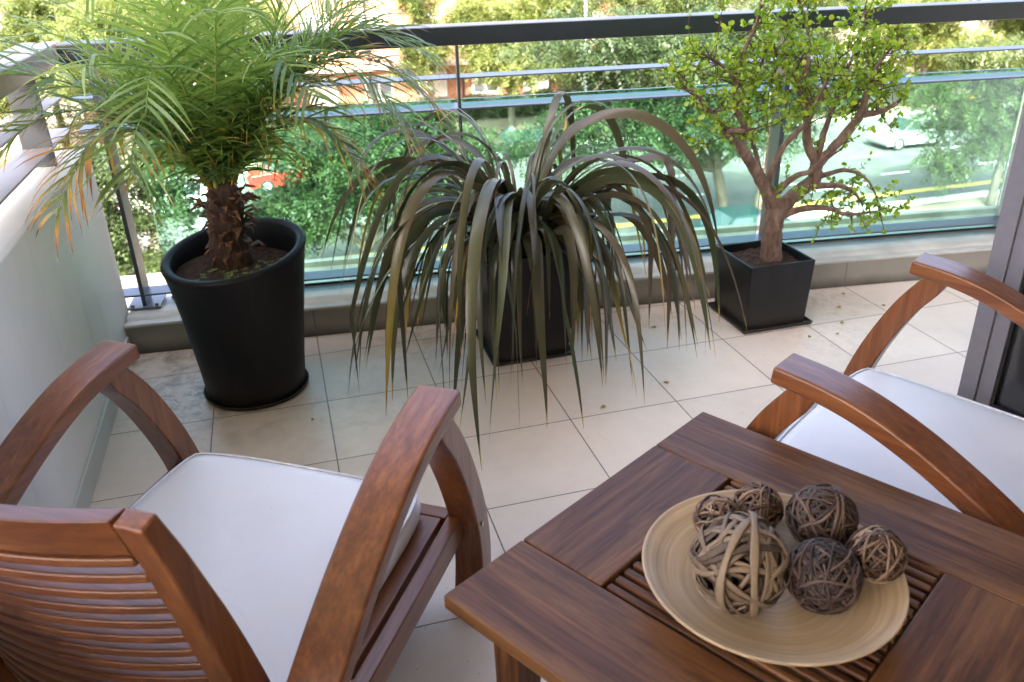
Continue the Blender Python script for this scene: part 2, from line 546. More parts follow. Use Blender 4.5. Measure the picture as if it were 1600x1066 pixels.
def fast_mesh(name, V, F4, attrs=None):
    """numpy quads -> mesh with float point attributes"""
    me = bpy.data.meshes.new(name)
    nv, nf = len(V), len(F4)
    me.vertices.add(nv)
    me.vertices.foreach_set('co', np.asarray(V, dtype=np.float32).ravel())
    me.loops.add(nf * 4)
    me.loops.foreach_set('vertex_index', np.asarray(F4, dtype=np.int32).ravel())
    me.polygons.add(nf)
    me.polygons.foreach_set('loop_start', np.arange(0, nf * 4, 4, dtype=np.int32))
    me.update(calc_edges=True)
    for k, a in (attrs or {}).items():
        at = me.attributes.new(k, 'FLOAT', 'POINT')
        at.data.foreach_set('value', np.asarray(a, dtype=np.float32))
    return me

def bez(p, n):
    """Catmull-Rom through the points"""
    p = [np.array(q, float) for q in p]
    P = [2 * p[0] - p[1]] + p + [2 * p[-1] - p[-2]]
    out = []
    for i in range(1, len(P) - 2):
        for k in range(n):
            t = k / n
            a, b_, c, d = P[i - 1], P[i], P[i + 1], P[i + 2]
            out.append(0.5 * ((2 * b_) + (c - a) * t + (2 * a - 5 * b_ + 4 * c - d) * t * t + (3 * b_ - a - 3 * c + d) * t ** 3))
    out.append(p[-1])
    return out

# ================================================================= THE BALCONY (setting)
def cy(x):
    return -0.00784388 * x * x - 0.09233327 * x + 0.4830974

WX = -0.625                                                   # inner face of the white parapet
def sweep(profile, x0, x1, n=40, closed=True):
    """profile of (offset outward, z) swept along the gently curved balcony edge"""
    xs = [x0 + (x1 - x0) * i / n for i in range(n + 1)]
    m = MB(); k = len(profile)
    for x in xs:
        d = -0.01568776 * x - 0.09233327
        nl = math.hypot(d, 1); nx, ny = -d / nl, 1 / nl
        for o, z in profile:
            m.v.append((x + nx * o, cy(x) + ny * o, z))
    for i in range(n):
        for j in range(k if closed else k - 1):
            m.f.append((i * k + j, i * k + (j + 1) % k, (i + 1) * k + (j + 1) % k, (i + 1) * k + j)); m.mi.append(0)
    if closed:
        m.f.append(tuple(range(k))); m.mi.append(0)
        m.f.append(tuple(n * k + j for j in range(k))); m.mi.append(0)
    return m

fl = MB().box(-0.80, 5.2, -5.0, 0.72, -0.20, 0.0)
tag(fl.build('balcony_floor', M_floor), kind='structure')
sk = sweep([(0.0, -0.1), (0.0, 0.101), (0.03, 0.101), (0.03, -0.1)], WX + 0.002, 5.1)
tag(sk.build('balcony_kerb', M_riser), kind='structure')
sl = sweep([(-0.006, 0.1015), (-0.008, 0.106), (-0.006, 0.1125), (0.018, 0.114), (0.026, 0.109), (0.040, 0.108), (0.048, 0.116), (0.062, 0.121),
            (0.085, 0.1205), (0.13, 0.1165), (0.232, 0.1155), (0.236, 0.11), (0.236, -0.15), (0.032, -0.15), (0.032, 0.1015)], WX + 0.002, 5.1)
tag(sl.build('kerb_sill', M_sill, smooth=False, bev=0.0015), kind='structure')
ol = sweep([(0.238, 0.046), (0.60, 0.040), (0.602, 0.062), (0.64, 0.062), (0.642, -0.3), (0.238, -0.3)], -1.6, 5.6)
tag(ol.build('outer_ledge', M_ledge), kind='structure')

pw = thing('parapet_wall', 'low smooth white side wall on the left with a tiled skirting', 'wall')
wl = MB().box(WX - 0.17, WX, -4.8, 0.685, -0.20, 0.683)
wl.build('wall', M_wall, pw, bev=0.012, seg=3)
s2 = MB().box(WX, WX + 0.009, -4.8, cy(WX) - 0.002, 0.0, 0.072)
s2.build('skirting', M_skirt, pw, bev=0.002)

cl = MB().box(-2.4, 5.4, -5.0, -0.30, 2.60, 2.80)
tag(cl.build('balcony_ceiling', M_ceil), kind='structure')
bw = MB().box(-2.4, 5.4, -5.2, -5.0, -0.2, 2.60)
tag(bw.build('back_wall', M_ceil), kind='structure')

# ================================================================= RAILING
rl = thing('balcony_railing', 'dark grey metal balcony railing with flat bars and green glass panels', 'railing')
X0, X1 = -0.655, 5.1
def rail_bar(name, prof, mat, x0=X0, x1=X1, bev=0.002):
    return sweep(prof, x0, x1).build(name, mat, rl, bev=bev)
RO = 0.125
rail_bar('handrail', [(RO, 0.940), (RO, 1.0), (RO + 0.11, 1.0), (RO + 0.11, 0.940)], M_rail, bev=0.004)
rail_bar('flat_bar', [(RO + 0.004, 0.832), (RO + 0.004, 0.8375), (RO + 0.07, 0.8405), (RO + 0.07, 0.835)], M_railflat)
rail_bar('flat_bar', [(RO + 0.004, 0.730), (RO + 0.004, 0.737), (RO + 0.10, 0.7405), (RO + 0.10, 0.734)], M_railflat)
rail_bar('bottom_bar', [(RO + 0.004, 0.160), (RO + 0.004, 0.167), (RO + 0.078, 0.170), (RO + 0.078, 0.163)], M_railflat)

def cpt(x, o):
    d = -0.01568776 * x - 0.09233327
    nl = math.hypot(d, 1)
    return Vector((x - d / nl * o, cy(x) + o / nl, 0)), math.atan2(d, 1)
def rail_post(x, w, d0, d1, z0, z1, plate=True):
    a, ang = cpt(x, 0)
    m = MB().box(-w / 2, w / 2, d0, d1, z0, z1)
    o = m.build('post', M_post, rl, bev=0.0015)
    o.location = (a.x, a.y, 0); o.rotation_euler = (0, 0, ang)
    if plate:
        p = MB().box(-0.055, 0.055, d0 - 0.02, d1 + 0.015, 0.1225, 0.129)
        q = p.build('base_plate', M_railflat, o, bev=0.001)
        for dx in (-0.04, 0.04):
            bm_ = MB().tube([(dx, d0 + 0.0, 0.129), (dx, d0 + 0.0, 0.136)], 0.006, 6)
            bm_.build('bolt', M_screw, o)
for x in (-0.575, 1.735, 3.9):
    rail_post(x, 0.014 if x < 1 else 0.018, RO - 0.004, RO + 0.082, 0.1225, 0.9395)
rail_post(0.565, 0.010, RO - 0.003, RO + 0.03, 0.171, 0.9395, plate=False)
rail_post(2.85, 0.010, RO - 0.003, RO + 0.03, 0.171, 0.9395, plate=False)
# glass, standing just outside the bars
def glass(x0, x1):
    g = sweep([(0.206, 0.118), (0.206, 0.752), (0.214, 0.752), (0.214, 0.118)], x0, x1, 14)
    o = g.build('glass_panel', M_glass, rl)
    e = sweep([(0.2058, 0.7522), (0.2058, 0.7545), (0.2142, 0.7545), (0.2142, 0.7522)], x0, x1, 14)
    e.build('edge', M_glassedge, o)
glass(-0.50, 0.555)
glass(0.575, 1.715)
glass(1.765, 2.745)
glass(2.775, 3.8)
ch = sweep([(0.198, 0.1165), (0.198, 0.124), (0.204, 0.124), (0.204, 0.1165)], -0.5, 3.8, 30)
ch.build('glass_channel', M_gasket, rl)
# pale upright strip at the far glass joint
jj, ang = cpt(2.76, 0)
js = MB().box(-0.012, 0.012, 0.19, 0.225, 0.1165, 0.76).build('joint_strip', simple('pale_strip', (0.45, 0.46, 0.47), 0.4), rl, bev=0.001)
js.location = jj; js.rotation_euler = (0, 0, ang)
# the return of the railing along the left parapet
cx0, cyy = -0.655, cy(-0.655) + RO
MB().box(-0.765, -0.655, -4.5, cyy + 0.115, 0.940, 1.0).build('handrail', M_sider, rl, bev=0.004)
MB().box(-0.745, -0.675, -4.5, cyy + 0.06, 0.833, 0.839).build('flat_bar', M_sider, rl, bev=0.002)
MB().box(-0.755, -0.670, -4.5, cyy + 0.08, 0.732, 0.739).build('flat_bar', M_sider, rl, bev=0.002)
for yy in (0.44, -1.0, -2.4):
    MB().box(-0.752, -0.672, yy, yy + 0.012, 0.683, 0.940).build('post', simple('slate_plate', (0.075, 0.085, 0.10), 0.45, 20, 0.1), rl, bev=0.001)

# ================================================================= DOOR FRAME (right)
dr = thing('sliding_door', 'grey aluminium sliding door panel with dark glass on the right', 'door', (1.700, -0.675, 0), rad(-80))
# local +x runs along the panel, thickness in y
MB().box(0.0, 0.05, -0.028, 0.028, 0.0, 2.5985).build('stile', M_alu, dr, bev=0.002)
MB().box(0.0505, 0.092, -0.022, 0.024, 0.0, 2.5985).build('stile', M_alu, dr, bev=0.002)
MB().box(0.0925, 1.9, -0.022, 0.024, 0.0, 0.098).build('bottom_rail', M_alu, dr, bev=0.002)
MB().box(0.0925, 0.100, -0.018, 0.020, 0.0985, 2.1).build('gasket', M_gasket, dr)
MB().box(0.1005, 1.9, -0.018, 0.020, 0.0985, 0.106).build('gasket', M_gasket, dr)
MB().box(0.1005, 1.9, -0.006, 0.002, 0.1065, 2.1).build('glass_pane', M_darkglass, dr)

# ================================================================= CHAIRS
def smoothpts(pts, n=5):
    return [tuple(p) for p in bez([(a, b_) for a, b_ in pts], n)]
def off_curve(pts, t):
    out = []
    for i, p in enumerate(pts):
        a = pts[max(i - 1, 0)]; b_ = pts[min(i + 1, len(pts) - 1)]
        dx, dz = b_[0] - a[0], b_[1] - a[1]
        l = math.hypot(dx, dz)
        out.append((p[0] - dz / l * t, p[1] + dx / l * t))
    return out

def make_chair(loc, heading, label):
    c = thing('garden_chair', label, 'chair', (loc[0], loc[1], 0), heading - math.pi / 2, 'wooden garden armchairs')
    # local: x to the sitter's right, y forward
    top = smoothpts([(0.004, 0.566), (-0.08, 0.556), (-0.16, 0.537), (-0.25, 0.501), (-0.34, 0.453), (-0.42, 0.402), (-0.50, 0.342), (-0.60, 0.255)])
    bot = off_curve(top, 0.034)
    fr = smoothpts([(-0.030, 0.536), (0.022, 0.462), (0.066, 0.376), (0.102, 0.285), (0.125, 0.200), (0.132, 0.110), (0.112, 0.0)])
    fb = off_curve(fr, -0.052)
    fb = [(a, max(b_, 0.0)) for a, b_ in fb]
    fb[0] = (-0.078, 0.524)
    st = smoothpts([(-0.588, 0.718), (-0.560, 0.645), (-0.539, 0.582), (-0.517, 0.515), (-0.490, 0.420), (-0.466, 0.32), (-0.446, 0.18)])
    sb = smoothpts([(-0.614, 0.711), (-0.594, 0.642), (-0.580, 0.585), (-0.563, 0.515), (-0.542, 0.415), (-0.523, 0.315), (-0.500, 0.18)])
    rk = smoothpts([(-0.40, 0.30), (-0.46, 0.20), (-0.55, 0.10), (-0.64, 0.0)])
    rkb = [(a - 0.055, b_) for a, b_ in rk]
    for s in (-1, 1):
        xa, xb = sorted((s * 0.300, s * 0.380))
        MB().ribbon(top, bot, xa, xb).build('armrest', W[1], c, bev=0.006, seg=3)
        xa, xb = sorted((s * 0.310, s * 0.372))
        MB().ribbon(fr, fb, xa, xb).build('front_leg', W[2], c, bev=0.004)
        xa, xb = sorted((s * 0.302, s * 0.358))
        MB().ribbon(rk, rkb, xa, xb).build('rear_leg', W[2], c, bev=0.004)
        xa, xb = sorted((s * 0.230, s * 0.271))
        MB().ribbon(st, sb, xa, xb).build('back_stile', W[2], c, bev=0.004)
        MB().tube([(s * 0.3725, 0.085, 0.215), (s * 0.3745, 0.085, 0.215)], 0.0055, 10).build('screw', M_screw, c)
        # side rails: an outer one carried by the legs and the seat-frame one inside it
        xa, xb = sorted((s * 0.309, s * 0.338))
        MB().prism([(0.075, 0.238), (-0.50, 0.205), (-0.50, 0.150), (0.085, 0.183)], xa, xb).build('side_rail', W[1], c, bev=0.003)
        xa, xb = sorted((s * 0.252, s * 0.300))
        MB().prism([(0.055, 0.236), (-0.47, 0.206), (-0.47, 0.170), (0.055, 0.200)], xa, xb).build('seat_rail', W[1], c, bev=0.003)
    MB().box(-0.308, 0.308, 0.057, 0.090, 0.185, 0.236).build('front_rail', W[0], c, bev=0.003)
    MB().box(-0.217, 0.217, -0.47, -0.43, 0.16, 0.205).build('rear_rail', W[0], c, bev=0.003)
    for k in range(8):
        y = 0.03 - k * 0.058
        z = 0.234 + (y - 0.055) * 0.057
        MB().box(-0.2515, 0.2515, y - 0.021, y + 0.021, z - 0.016, z).build('seat_slat', W[0], c, bev=0.002)
    # top rail and slats of the back bow backwards between the stiles
    def bow(x, amt): return -amt * (1 - (x / 0.23) ** 2)
    n = 16
    def bent(y0, y1, z0, z1, amt, xr=0.2298, lean=0.0):
        """cross-section corners (y0,z) front and (y1,z) back, bowed"""
        m = MB()
        for i in range(n + 1):
            x = -xr + 2 * xr * i / n
            b_ = bow(x, amt)
            m.v += [(x, y0 + lean + b_, z0), (x, y0 + b_, z1), (x, y1 + b_, z1), (x, y1 + lean + b_, z0)]
        for i in range(n):
            for k in range(4):
                m.f.append((4 * i + k, 4 * i + (k + 1) % 4, 4 * i + 4 + (k + 1) % 4, 4 * i + 4 + k)); m.mi.append(0)
        m.f.append((0, 1, 2, 3)); m.f.append(tuple(4 * n + k for k in range(4))); m.mi += [0, 0]
        return m
    bent(-0.588, -0.6145, 0.658, 0.7165, 0.040, lean=0.016).build('top_rail', W[0], c, bev=0.0022)
    for k in range(13):
        z = 0.652 - k * 0.0335
        # follow the stile
        y = np.interp(z, [q[1] for q in st[::-1]], [q[0] for q in st[::-1]])
        bent(y + 0.002, y - 0.034, z - 0.0135, z, 0.042 + 0.010 * k / 13).build('back_slat', W[0], c, bev=0.0035, seg=3)
    return c

def make_cushion(loc, heading, label):
    o_ = thing('seat_cushion', label, 'cushion', (loc[0], loc[1], 0), heading - math.pi / 2, 'white seat cushions')
    nx, ny = 22, 22
    def outline(u, v):
        # u,v in -1..1 ; rounded square
        x = 0.268 * u; y = -0.205 + 0.260 * v
        # slightly bowed front and rounded corners
        k = (abs(u) ** 6) * (abs(v) ** 6)
        x *= 1 - 0.05 * k; y = -0.205 + (y + 0.205) * (1 - 0.05 * k)
        y += 0.008 * (1 - u * u) * (1 if v > 0 else 0) * v
        return x, y
    m = MB()
    def zt(u, v):
        e = max(abs(u), abs(v))
        dome = 0.014 * (1 - u * u) * (1 - v * v)
        return 0.2930 + dome + 0.003 * math.sin(3 * u + 2 * v) * (1 - e ** 4) - (0.0035 if e > 0.999 else 0)
    slope = lambda y: (y - 0.055) * 0.05
    for j in range(ny + 1):
        for i in range(nx + 1):
            u, v = -1 + 2 * i / nx, -1 + 2 * j / ny
            x, y = outline(u, v)
            m.v.append((x, y, zt(u, v) + slope(y)))
    for j in range(ny):
        for i in range(nx):
            a = j * (nx + 1) + i
            m.f.append((a, a + 1, a + nx + 2, a + nx + 1)); m.mi.append(0)
    # side wall, bulging
    rim = [(i, 0) for i in range(nx)] + [(nx, j) for j in range(ny)] + [(nx - i, ny) for i in range(nx)] + [(0, ny - j) for j in range(ny)]
    k0 = len(m.v); L = len(rim)
    ringpts = []
    for lev, (bul, dz) in enumerate([(0.006, -0.012), (0.009, -0.026), (0.006, -0.042), (-0.004, -0.050)]):
        for (i, j) in rim:
            u, v = -1 + 2 * i / nx, -1 + 2 * j / ny
            x, y = outline(u, v)
            l = math.hypot(x, y + 0.205)
            m.v.append((x * (1 + bul / l), -0.205 + (y + 0.205) * (1 + bul / l), 0.2895 + slope(y) + dz))
    idx = [j * (nx + 1) + i for i, j in rim]
    for q in range(L):
        m.f.append((idx[q], idx[(q + 1) % L], k0 + (q + 1) % L, k0 + q)); m.mi.append(0)
        for lev in range(3):
            a = k0 + lev * L
            m.f.append((a + q, a + (q + 1) % L, a + L + (q + 1) % L, a + L + q)); m.mi.append(0)
    m.f.append(tuple(k0 + 3 * L + q for q in range(L))); m.mi.append(0)
    m.build('cover', M_cush, o_, smooth=True)
    pp = MB()
    pts = []
    for (i, j) in rim + rim[:1]:
        u, v = -1 + 2 * i / nx, -1 + 2 * j / ny
        x, y = outline(u, v)
        pts.append((x * 1.004, -0.205 + (y + 0.205) * 1.004, 0.2905 + slope(y)))
    pp.tube(pts, 0.0032, 6, cap=False)
    pp.build('piping', simple('cushion_piping', (0.74, 0.76, 0.81), 0.4), o_, smooth=True)
    return o_

make_chair((-0.105, -0.846), rad(56), 'wooden armchair at lower left with the slatted curved back towards us')
make_cushion((-0.105, -0.846), rad(56), 'white piped cushion on the left armchair with the slatted back')
make_chair((1.079, -0.956), rad(121.8), 'wooden armchair at the right edge, beside the grey door and behind the table')
make_cushion((1.079, -0.956), rad(121.8), 'white cushion on the right armchair, by the grey door')

# ================================================================= TABLE
tb = thing('coffee_table', 'square reddish brown wooden table with a slatted middle', 'table', (0.101, -1.410, 0), rad(30.5))
# local: x along the left edge (towards the back), y = -b towards the right
TZ, TH, TS = 0.450, 0.024, 0.656
def brd(name, x0, x1, b0, b1, mat, z1=TZ, th=TH, bev=0.0035):
    return MB().box(x0, x1, -b1, -b0, z1 - th, z1).build(name, mat, tb, bev=bev, seg=3)
brd('edge_board', 0.0, 0.1590, 0.0, 0.640, WT[1])
brd('edge_board', 0.5035, TS, 0.0, 0.640, WT[1])
brd('end_board', 0.1605, 0.5020, 0.0, 0.150, WT[0])
brd('end_board', 0.1605, 0.5020, 0.487, 0.640, WT[0])
ns = 17
for k in range(ns):
    a = 0.1665 + k * 0.0206
    brd('slat', a, a + 0.0125, 0.1525, 0.4845, WT[1], TZ - 0.004, 0.016, 0.0035)
for b_ in (0.158, 0.310, 0.462):
    brd('slat_support', 0.1605, 0.5020, b_, b_ + 0.022, WT[0], TZ - 0.0205, 0.018)
for (x0, x1, b0, b1, ax) in ((0.05, 0.606, 0.05, 0.07, 0), (0.05, 0.606, 0.57, 0.59, 0), (0.05, 0.07, 0.0715, 0.5685, 1), (0.586, 0.606, 0.0715, 0.5685, 1)):
    brd('apron', x0, x1, b0, b1, WT[ax], TZ - TH - 0.001, 0.055, 0.002)
for lx in (0.046, 0.560):
    for lb in (0.046, 0.544):
        m = MB()
        x0, x1, y0, y1 = lx, lx + 0.05, -lb - 0.05, -lb
        # tapered foot
        cxx, cyy2 = (x0 + x1) / 2, (y0 + y1) / 2
        vs = []
        for z, k in ((0, 0.8), (TZ - TH - 0.057, 1.0)):
            for yy in (y0, y1):
                for xx in (x0, x1):
                    vs.append((cxx + (xx - cxx) * k, cyy2 + (yy - cyy2) * k, z))
        m.add(vs, [(0, 2, 3, 1), (4, 5, 7, 6), (0, 1, 5, 4), (2, 6, 7, 3), (0, 4, 6, 2), (1, 3, 7, 5)])
        m.build('leg', WT[2], tb, bev=0.003)

# ================================================================= BOWL AND BALLS
def bowl_mat():
    m, nt, b = newmat('spun_bamboo')
    tc = nt.nodes.new('ShaderNodeTexCoord')
    sx = nt.nodes.new('ShaderNodeSeparateXYZ')
    nt.links.new(tc.outputs['Object'], sx.inputs[0])
    r = math_n(nt, 'SQRT', math_n(nt, 'ADD', math_n(nt, 'POWER', sx.outputs[0], 2.0), math_n(nt, 'POWER', sx.outputs[1], 2.0)))
    lowf = noise(nt, coords(nt), 7, 3)
    cmb = nt.nodes.new('ShaderNodeCombineXYZ')
    nt.links.new(math_n(nt, 'MULTIPLY', math_n(nt, 'ADD', r, math_n(nt, 'MULTIPLY', lowf, 0.012)), 160.0), cmb.inputs[0])
    nt.links.new(math_n(nt, 'MULTIPLY', sx.outputs[0], 2.5), cmb.inputs[1])
    nt.links.new(math_n(nt, 'MULTIPLY', sx.outputs[1], 2.5), cmb.inputs[2])
    n = noise(nt, cmb.outputs[0], 1.0, 5, 0.65)
    c = ramp(nt, n, [(0.25, (0.22, 0.135, 0.07)), (0.42, (0.42, 0.30, 0.18)), (0.62, (0.53, 0.40, 0.255)), (0.8, (0.60, 0.48, 0.33))])
    big = noise(nt, coords(nt), 11, 4)
    c = mixc(nt, math_n(nt, 'MULTIPLY', math_n(nt, 'SUBTRACT', big, 0.45), 0.9), c, (0.24, 0.17, 0.07))
    nt.links.new(c, b.inputs['Base Color'])
    b.inputs['Roughness'].default_value = 0.42
    bump(nt, b, n, 0.12, 0.002)
    return m
BC = (0.525, -1.537)
bo = MB().lathe([(0.0005, 0.0095), (0.045, 0.010), (0.085, 0.0135), (0.122, 0.0235), (0.150, 0.0360), (0.1665, 0.0462), (0.1690, 0.0470), (0.1705, 0.0455),
                 (0.1690, 0.0425), (0.156, 0.030), (0.130, 0.014), (0.098, 0.003), (0.075, 0.0), (0.0005, 0.0)], 96)
bowl = bo.build('bowl', bowl_mat(), smooth=True)
bowl.location = (BC[0], BC[1], TZ + 0.0005)
tag(bowl, 'wide shallow tan bamboo bowl holding woven balls on the table', 'bowl')

def fibre_mat(name, lo, mid, hi):
    m, nt, b = newmat(name)
    at = N(nt, 'ShaderNodeAttribute', attribute_name='hue')
    n = noise(nt, coords(nt), 130, 4, 0.7)
    f = math_n(nt, 'ADD', math_n(nt, 'MULTIPLY', at.outputs['Fac'], 0.7), math_n(nt, 'MULTIPLY', n, 0.3))
    nt.links.new(ramp(nt, f, [(0.15, lo), (0.5, mid), (0.85, hi)]), b.inputs['Base Color'])
    b.inputs['Roughness'].default_value = 0.6
    bump(nt, b, n, 0.4, 0.002)
    return m
FB_light = fibre_mat('peeled_cane', (0.030, 0.018, 0.011), (0.13, 0.086, 0.052), (0.28, 0.20, 0.13))
FB_dark = fibre_mat('dark_vine', (0.018, 0.010, 0.007), (0.070, 0.040, 0.028), (0.16, 0.10, 0.072))
FB_red = fibre_mat('mixed_vine', (0.020, 0.010, 0.006), (0.095, 0.045, 0.026), (0.34, 0.24, 0.16))
FB_plum = fibre_mat('plum_vine', (0.016, 0.009, 0.008), (0.060, 0.036, 0.029), (0.13, 0.085, 0.070))

def ball(R, loops, w, th, mat, label, x, y, z, seed, partial=0.3, hoops=0, inner=True):
    rnd = random.Random(seed)
    V = []; F = []; H = []
    def strip(Rr, axis, a0, a1, w, th, lat, wob, hue):
        q = axis.to_track_quat('Z', 'Y')
        n = max(8, int(28 * (a1 - a0) / (2 * math.pi)))
        k = len(V)
        ph = rnd.uniform(0, 6.28); f1 = rnd.choice((2, 3, 4))
        closed = a1 - a0 > 6.27
        cnt = n if closed else n + 1
        for i in range(cnt):
            t = a0 + (a1 - a0) * i / n
            la = lat + wob * math.sin(f1 * t + ph)
            rr = Rr * (1 + 0.035 * math.sin(2 * t + ph * 1.7))
            p = Vector((math.cos(t) * math.cos(la), math.sin(t) * math.cos(la), math.sin(la))) * rr
            p = q @ p
            nrm = p.normalized()
            tan = q @ Vector((-math.sin(t), math.cos(t), 0.0))
            b_ = nrm.cross(tan).normalized()
            ww = w * (1 + 0.2 * math.sin(5 * t + ph)) / 2
            for (sb, sn) in ((-1, -0.5), (-0.6, 0.5), (0.6, 0.5), (1, -0.5)):
                V.append(p + b_ * sb * ww + nrm * sn * th); H.append(hue)
        for i in range(n):
            a = k + 4 * i; b2 = k + 4 * ((i + 1) % cnt)
            for j in range(4):
                F.append((a + j, b2 + j, b2 + (j + 1) % 4, a + (j + 1) % 4))
    for i in range(loops):
        ax = Vector((rnd.gauss(0, 1), rnd.gauss(0, 1), rnd.gauss(0, 1))).normalized()
        rr = R * rnd.uniform(0.88, 0.985)
        if rnd.random() < partial:
            a0 = rnd.uniform(0, 6.28); a1 = a0 + rnd.uniform(1.2, 4.5)
        else:
            a0, a1 = 0, 2 * math.pi
        strip(rr, ax, a0, a1, w * rnd.uniform(0.7, 1.25), th * rnd.uniform(0.8, 1.3), rnd.uniform(-0.45, 0.45), rnd.uniform(0.02, 0.14), rnd.random())
    if inner:
        for i in range(int(loops * 0.6)):
            ax = Vector((rnd.gauss(0, 1), rnd.gauss(0, 1), rnd.gauss(0, 1))).normalized()
            strip(R * rnd.uniform(0.66, 0.86), ax, 0, 2 * math.pi, w * 1.2, th, rnd.uniform(-0.6, 0.6), 0.1, rnd.random() * 0.25)
    for i in range(hoops):
        ax = Vector((0.55 + 0.5 * i, -0.85 + 0.3 * i, 0.10)).normalized()
        strip(R * (1.03 + 0.01 * i), ax, 0, 2 * math.pi, w * 1.35, th * 0.8, 0.14 + 0.12 * i, 0.01, 0.85)
    me = fast_mesh('woven_ball', np.array([tuple(v) for v in V]), np.array(F), {'hue': H})
    o = link('woven_ball', me, mat)
    o.location = (x, y, z)
    tag(o, label, 'woven ball', 'woven vine balls in the bowl')
    return o
BZ = TZ + 0.0005
ball(0.0645, 36, 0.0078, 0.0013, FB_light, 'largest woven ball, of pale peeled cane, at the left of the bowl', 0.467, -1.551, BZ + 0.0775, 1, 0.45, hoops=2)
ball(0.034, 50, 0.0034, 0.0022, FB_red, 'small tangled woven ball at the back left, half behind the pale cane ball', 0.494, -1.444, BZ + 0.0605, 2)
ball(0.036, 46, 0.0038, 0.0022, FB_red, 'small light and dark woven ball at the back, left of the big dark ball', 0.562, -1.438, BZ + 0.060, 3)
ball(0.048, 75, 0.0046, 0.0020, FB_dark, 'large dark brown woven ball at the back right of the bowl', 0.630, -1.492, BZ + 0.067, 4)
ball(0.0475, 90, 0.0040, 0.0018, FB_plum, 'dense plum brown woven ball at the front of the bowl', 0.568, -1.588, BZ + 0.060, 5)
ball(0.037, 52, 0.0036, 0.0022, FB_red, 'small loose woven ball with reddish twigs, rightmost in the bowl', 0.651, -1.581, BZ + 0.068, 6)

# ================================================================= POTTED PALM
def soil_disc(name, r, z, parent, loc=(0, 0), sq=None, seed=0):
    rnd = random.Random(seed)
    m = MB()
    if sq is None:
        rings, seg = 9, 40
        for i in range(rings + 1):
            for j in range(seg):
                a = 2 * math.pi * j / seg; rr = r * i / rings
                m.v.append((loc[0] + rr * math.cos(a), loc[1] + rr * math.sin(a), z + (rnd.uniform(-0.006, 0.007) if 0 < i < rings else 0) + 0.012 * (1 - i / rings)))
        for i in range(rings):
            for j in range(seg):
                m.f.append((i * seg + j, i * seg + (j + 1) % seg, (i + 1) * seg + (j + 1) % seg, (i + 1) * seg + j)); m.mi.append(0)
    else:
        n = 16
        for i in range(n + 1):
            for j in range(n + 1):
                m.v.append((loc[0] - sq + 2 * sq * i / n, loc[1] - sq + 2 * sq * j / n, z + rnd.uniform(-0.005, 0.006)))
        for i in range(n):
            for j in range(n):
                a = i * (n + 1) + j
                m.f.append((a, a + 1, a + n + 2, a + n + 1)); m.mi.append(0)
    return m.build(name, M_soil, parent, smooth=True)

PX, PY = -0.205, 0.165
pl = thing('potted_palm', 'feathery green palm in a tall round black pot with stained saucer', 'potted plant', (PX, PY, 0))
m = MB()
NB = 72
prof = [(0.0005, 0.004), (0.142, 0.004), (0.150, 0.010), (0.158, 0.10), (0.176, 0.26), (0.194, 0.40), (0.204, 0.462), (0.208, 0.476), (0.206, 0.486), (0.198, 0.490),
        (0.186, 0.488), (0.180, 0.480), (0.176, 0.44), (0.172, 0.40)]
m.lathe(prof, NB)
# the rim is cut on a slight slant and leans with the pot
m.v = [(x + 0.004 * z / 0.49, y - 0.004 * z / 0.49, z + (z / 0.49) ** 3 * (0.12 * y + 0.10 * x - 0.026)) for x, y, z in m.v]
pot = m.build('pot', M_pot, pl, smooth=True)
m = MB().lathe([(0.0005, 0.0006), (0.150, 0.0006), (0.158, 0.004), (0.161, 0.014), (0.158, 0.015), (0.154, 0.0036), (0.0005, 0.0036)], NB)
m.build('saucer', M_pot, pl, smooth=True)
soil_disc('soil', 0.170, 0.405, pl, seed=3)
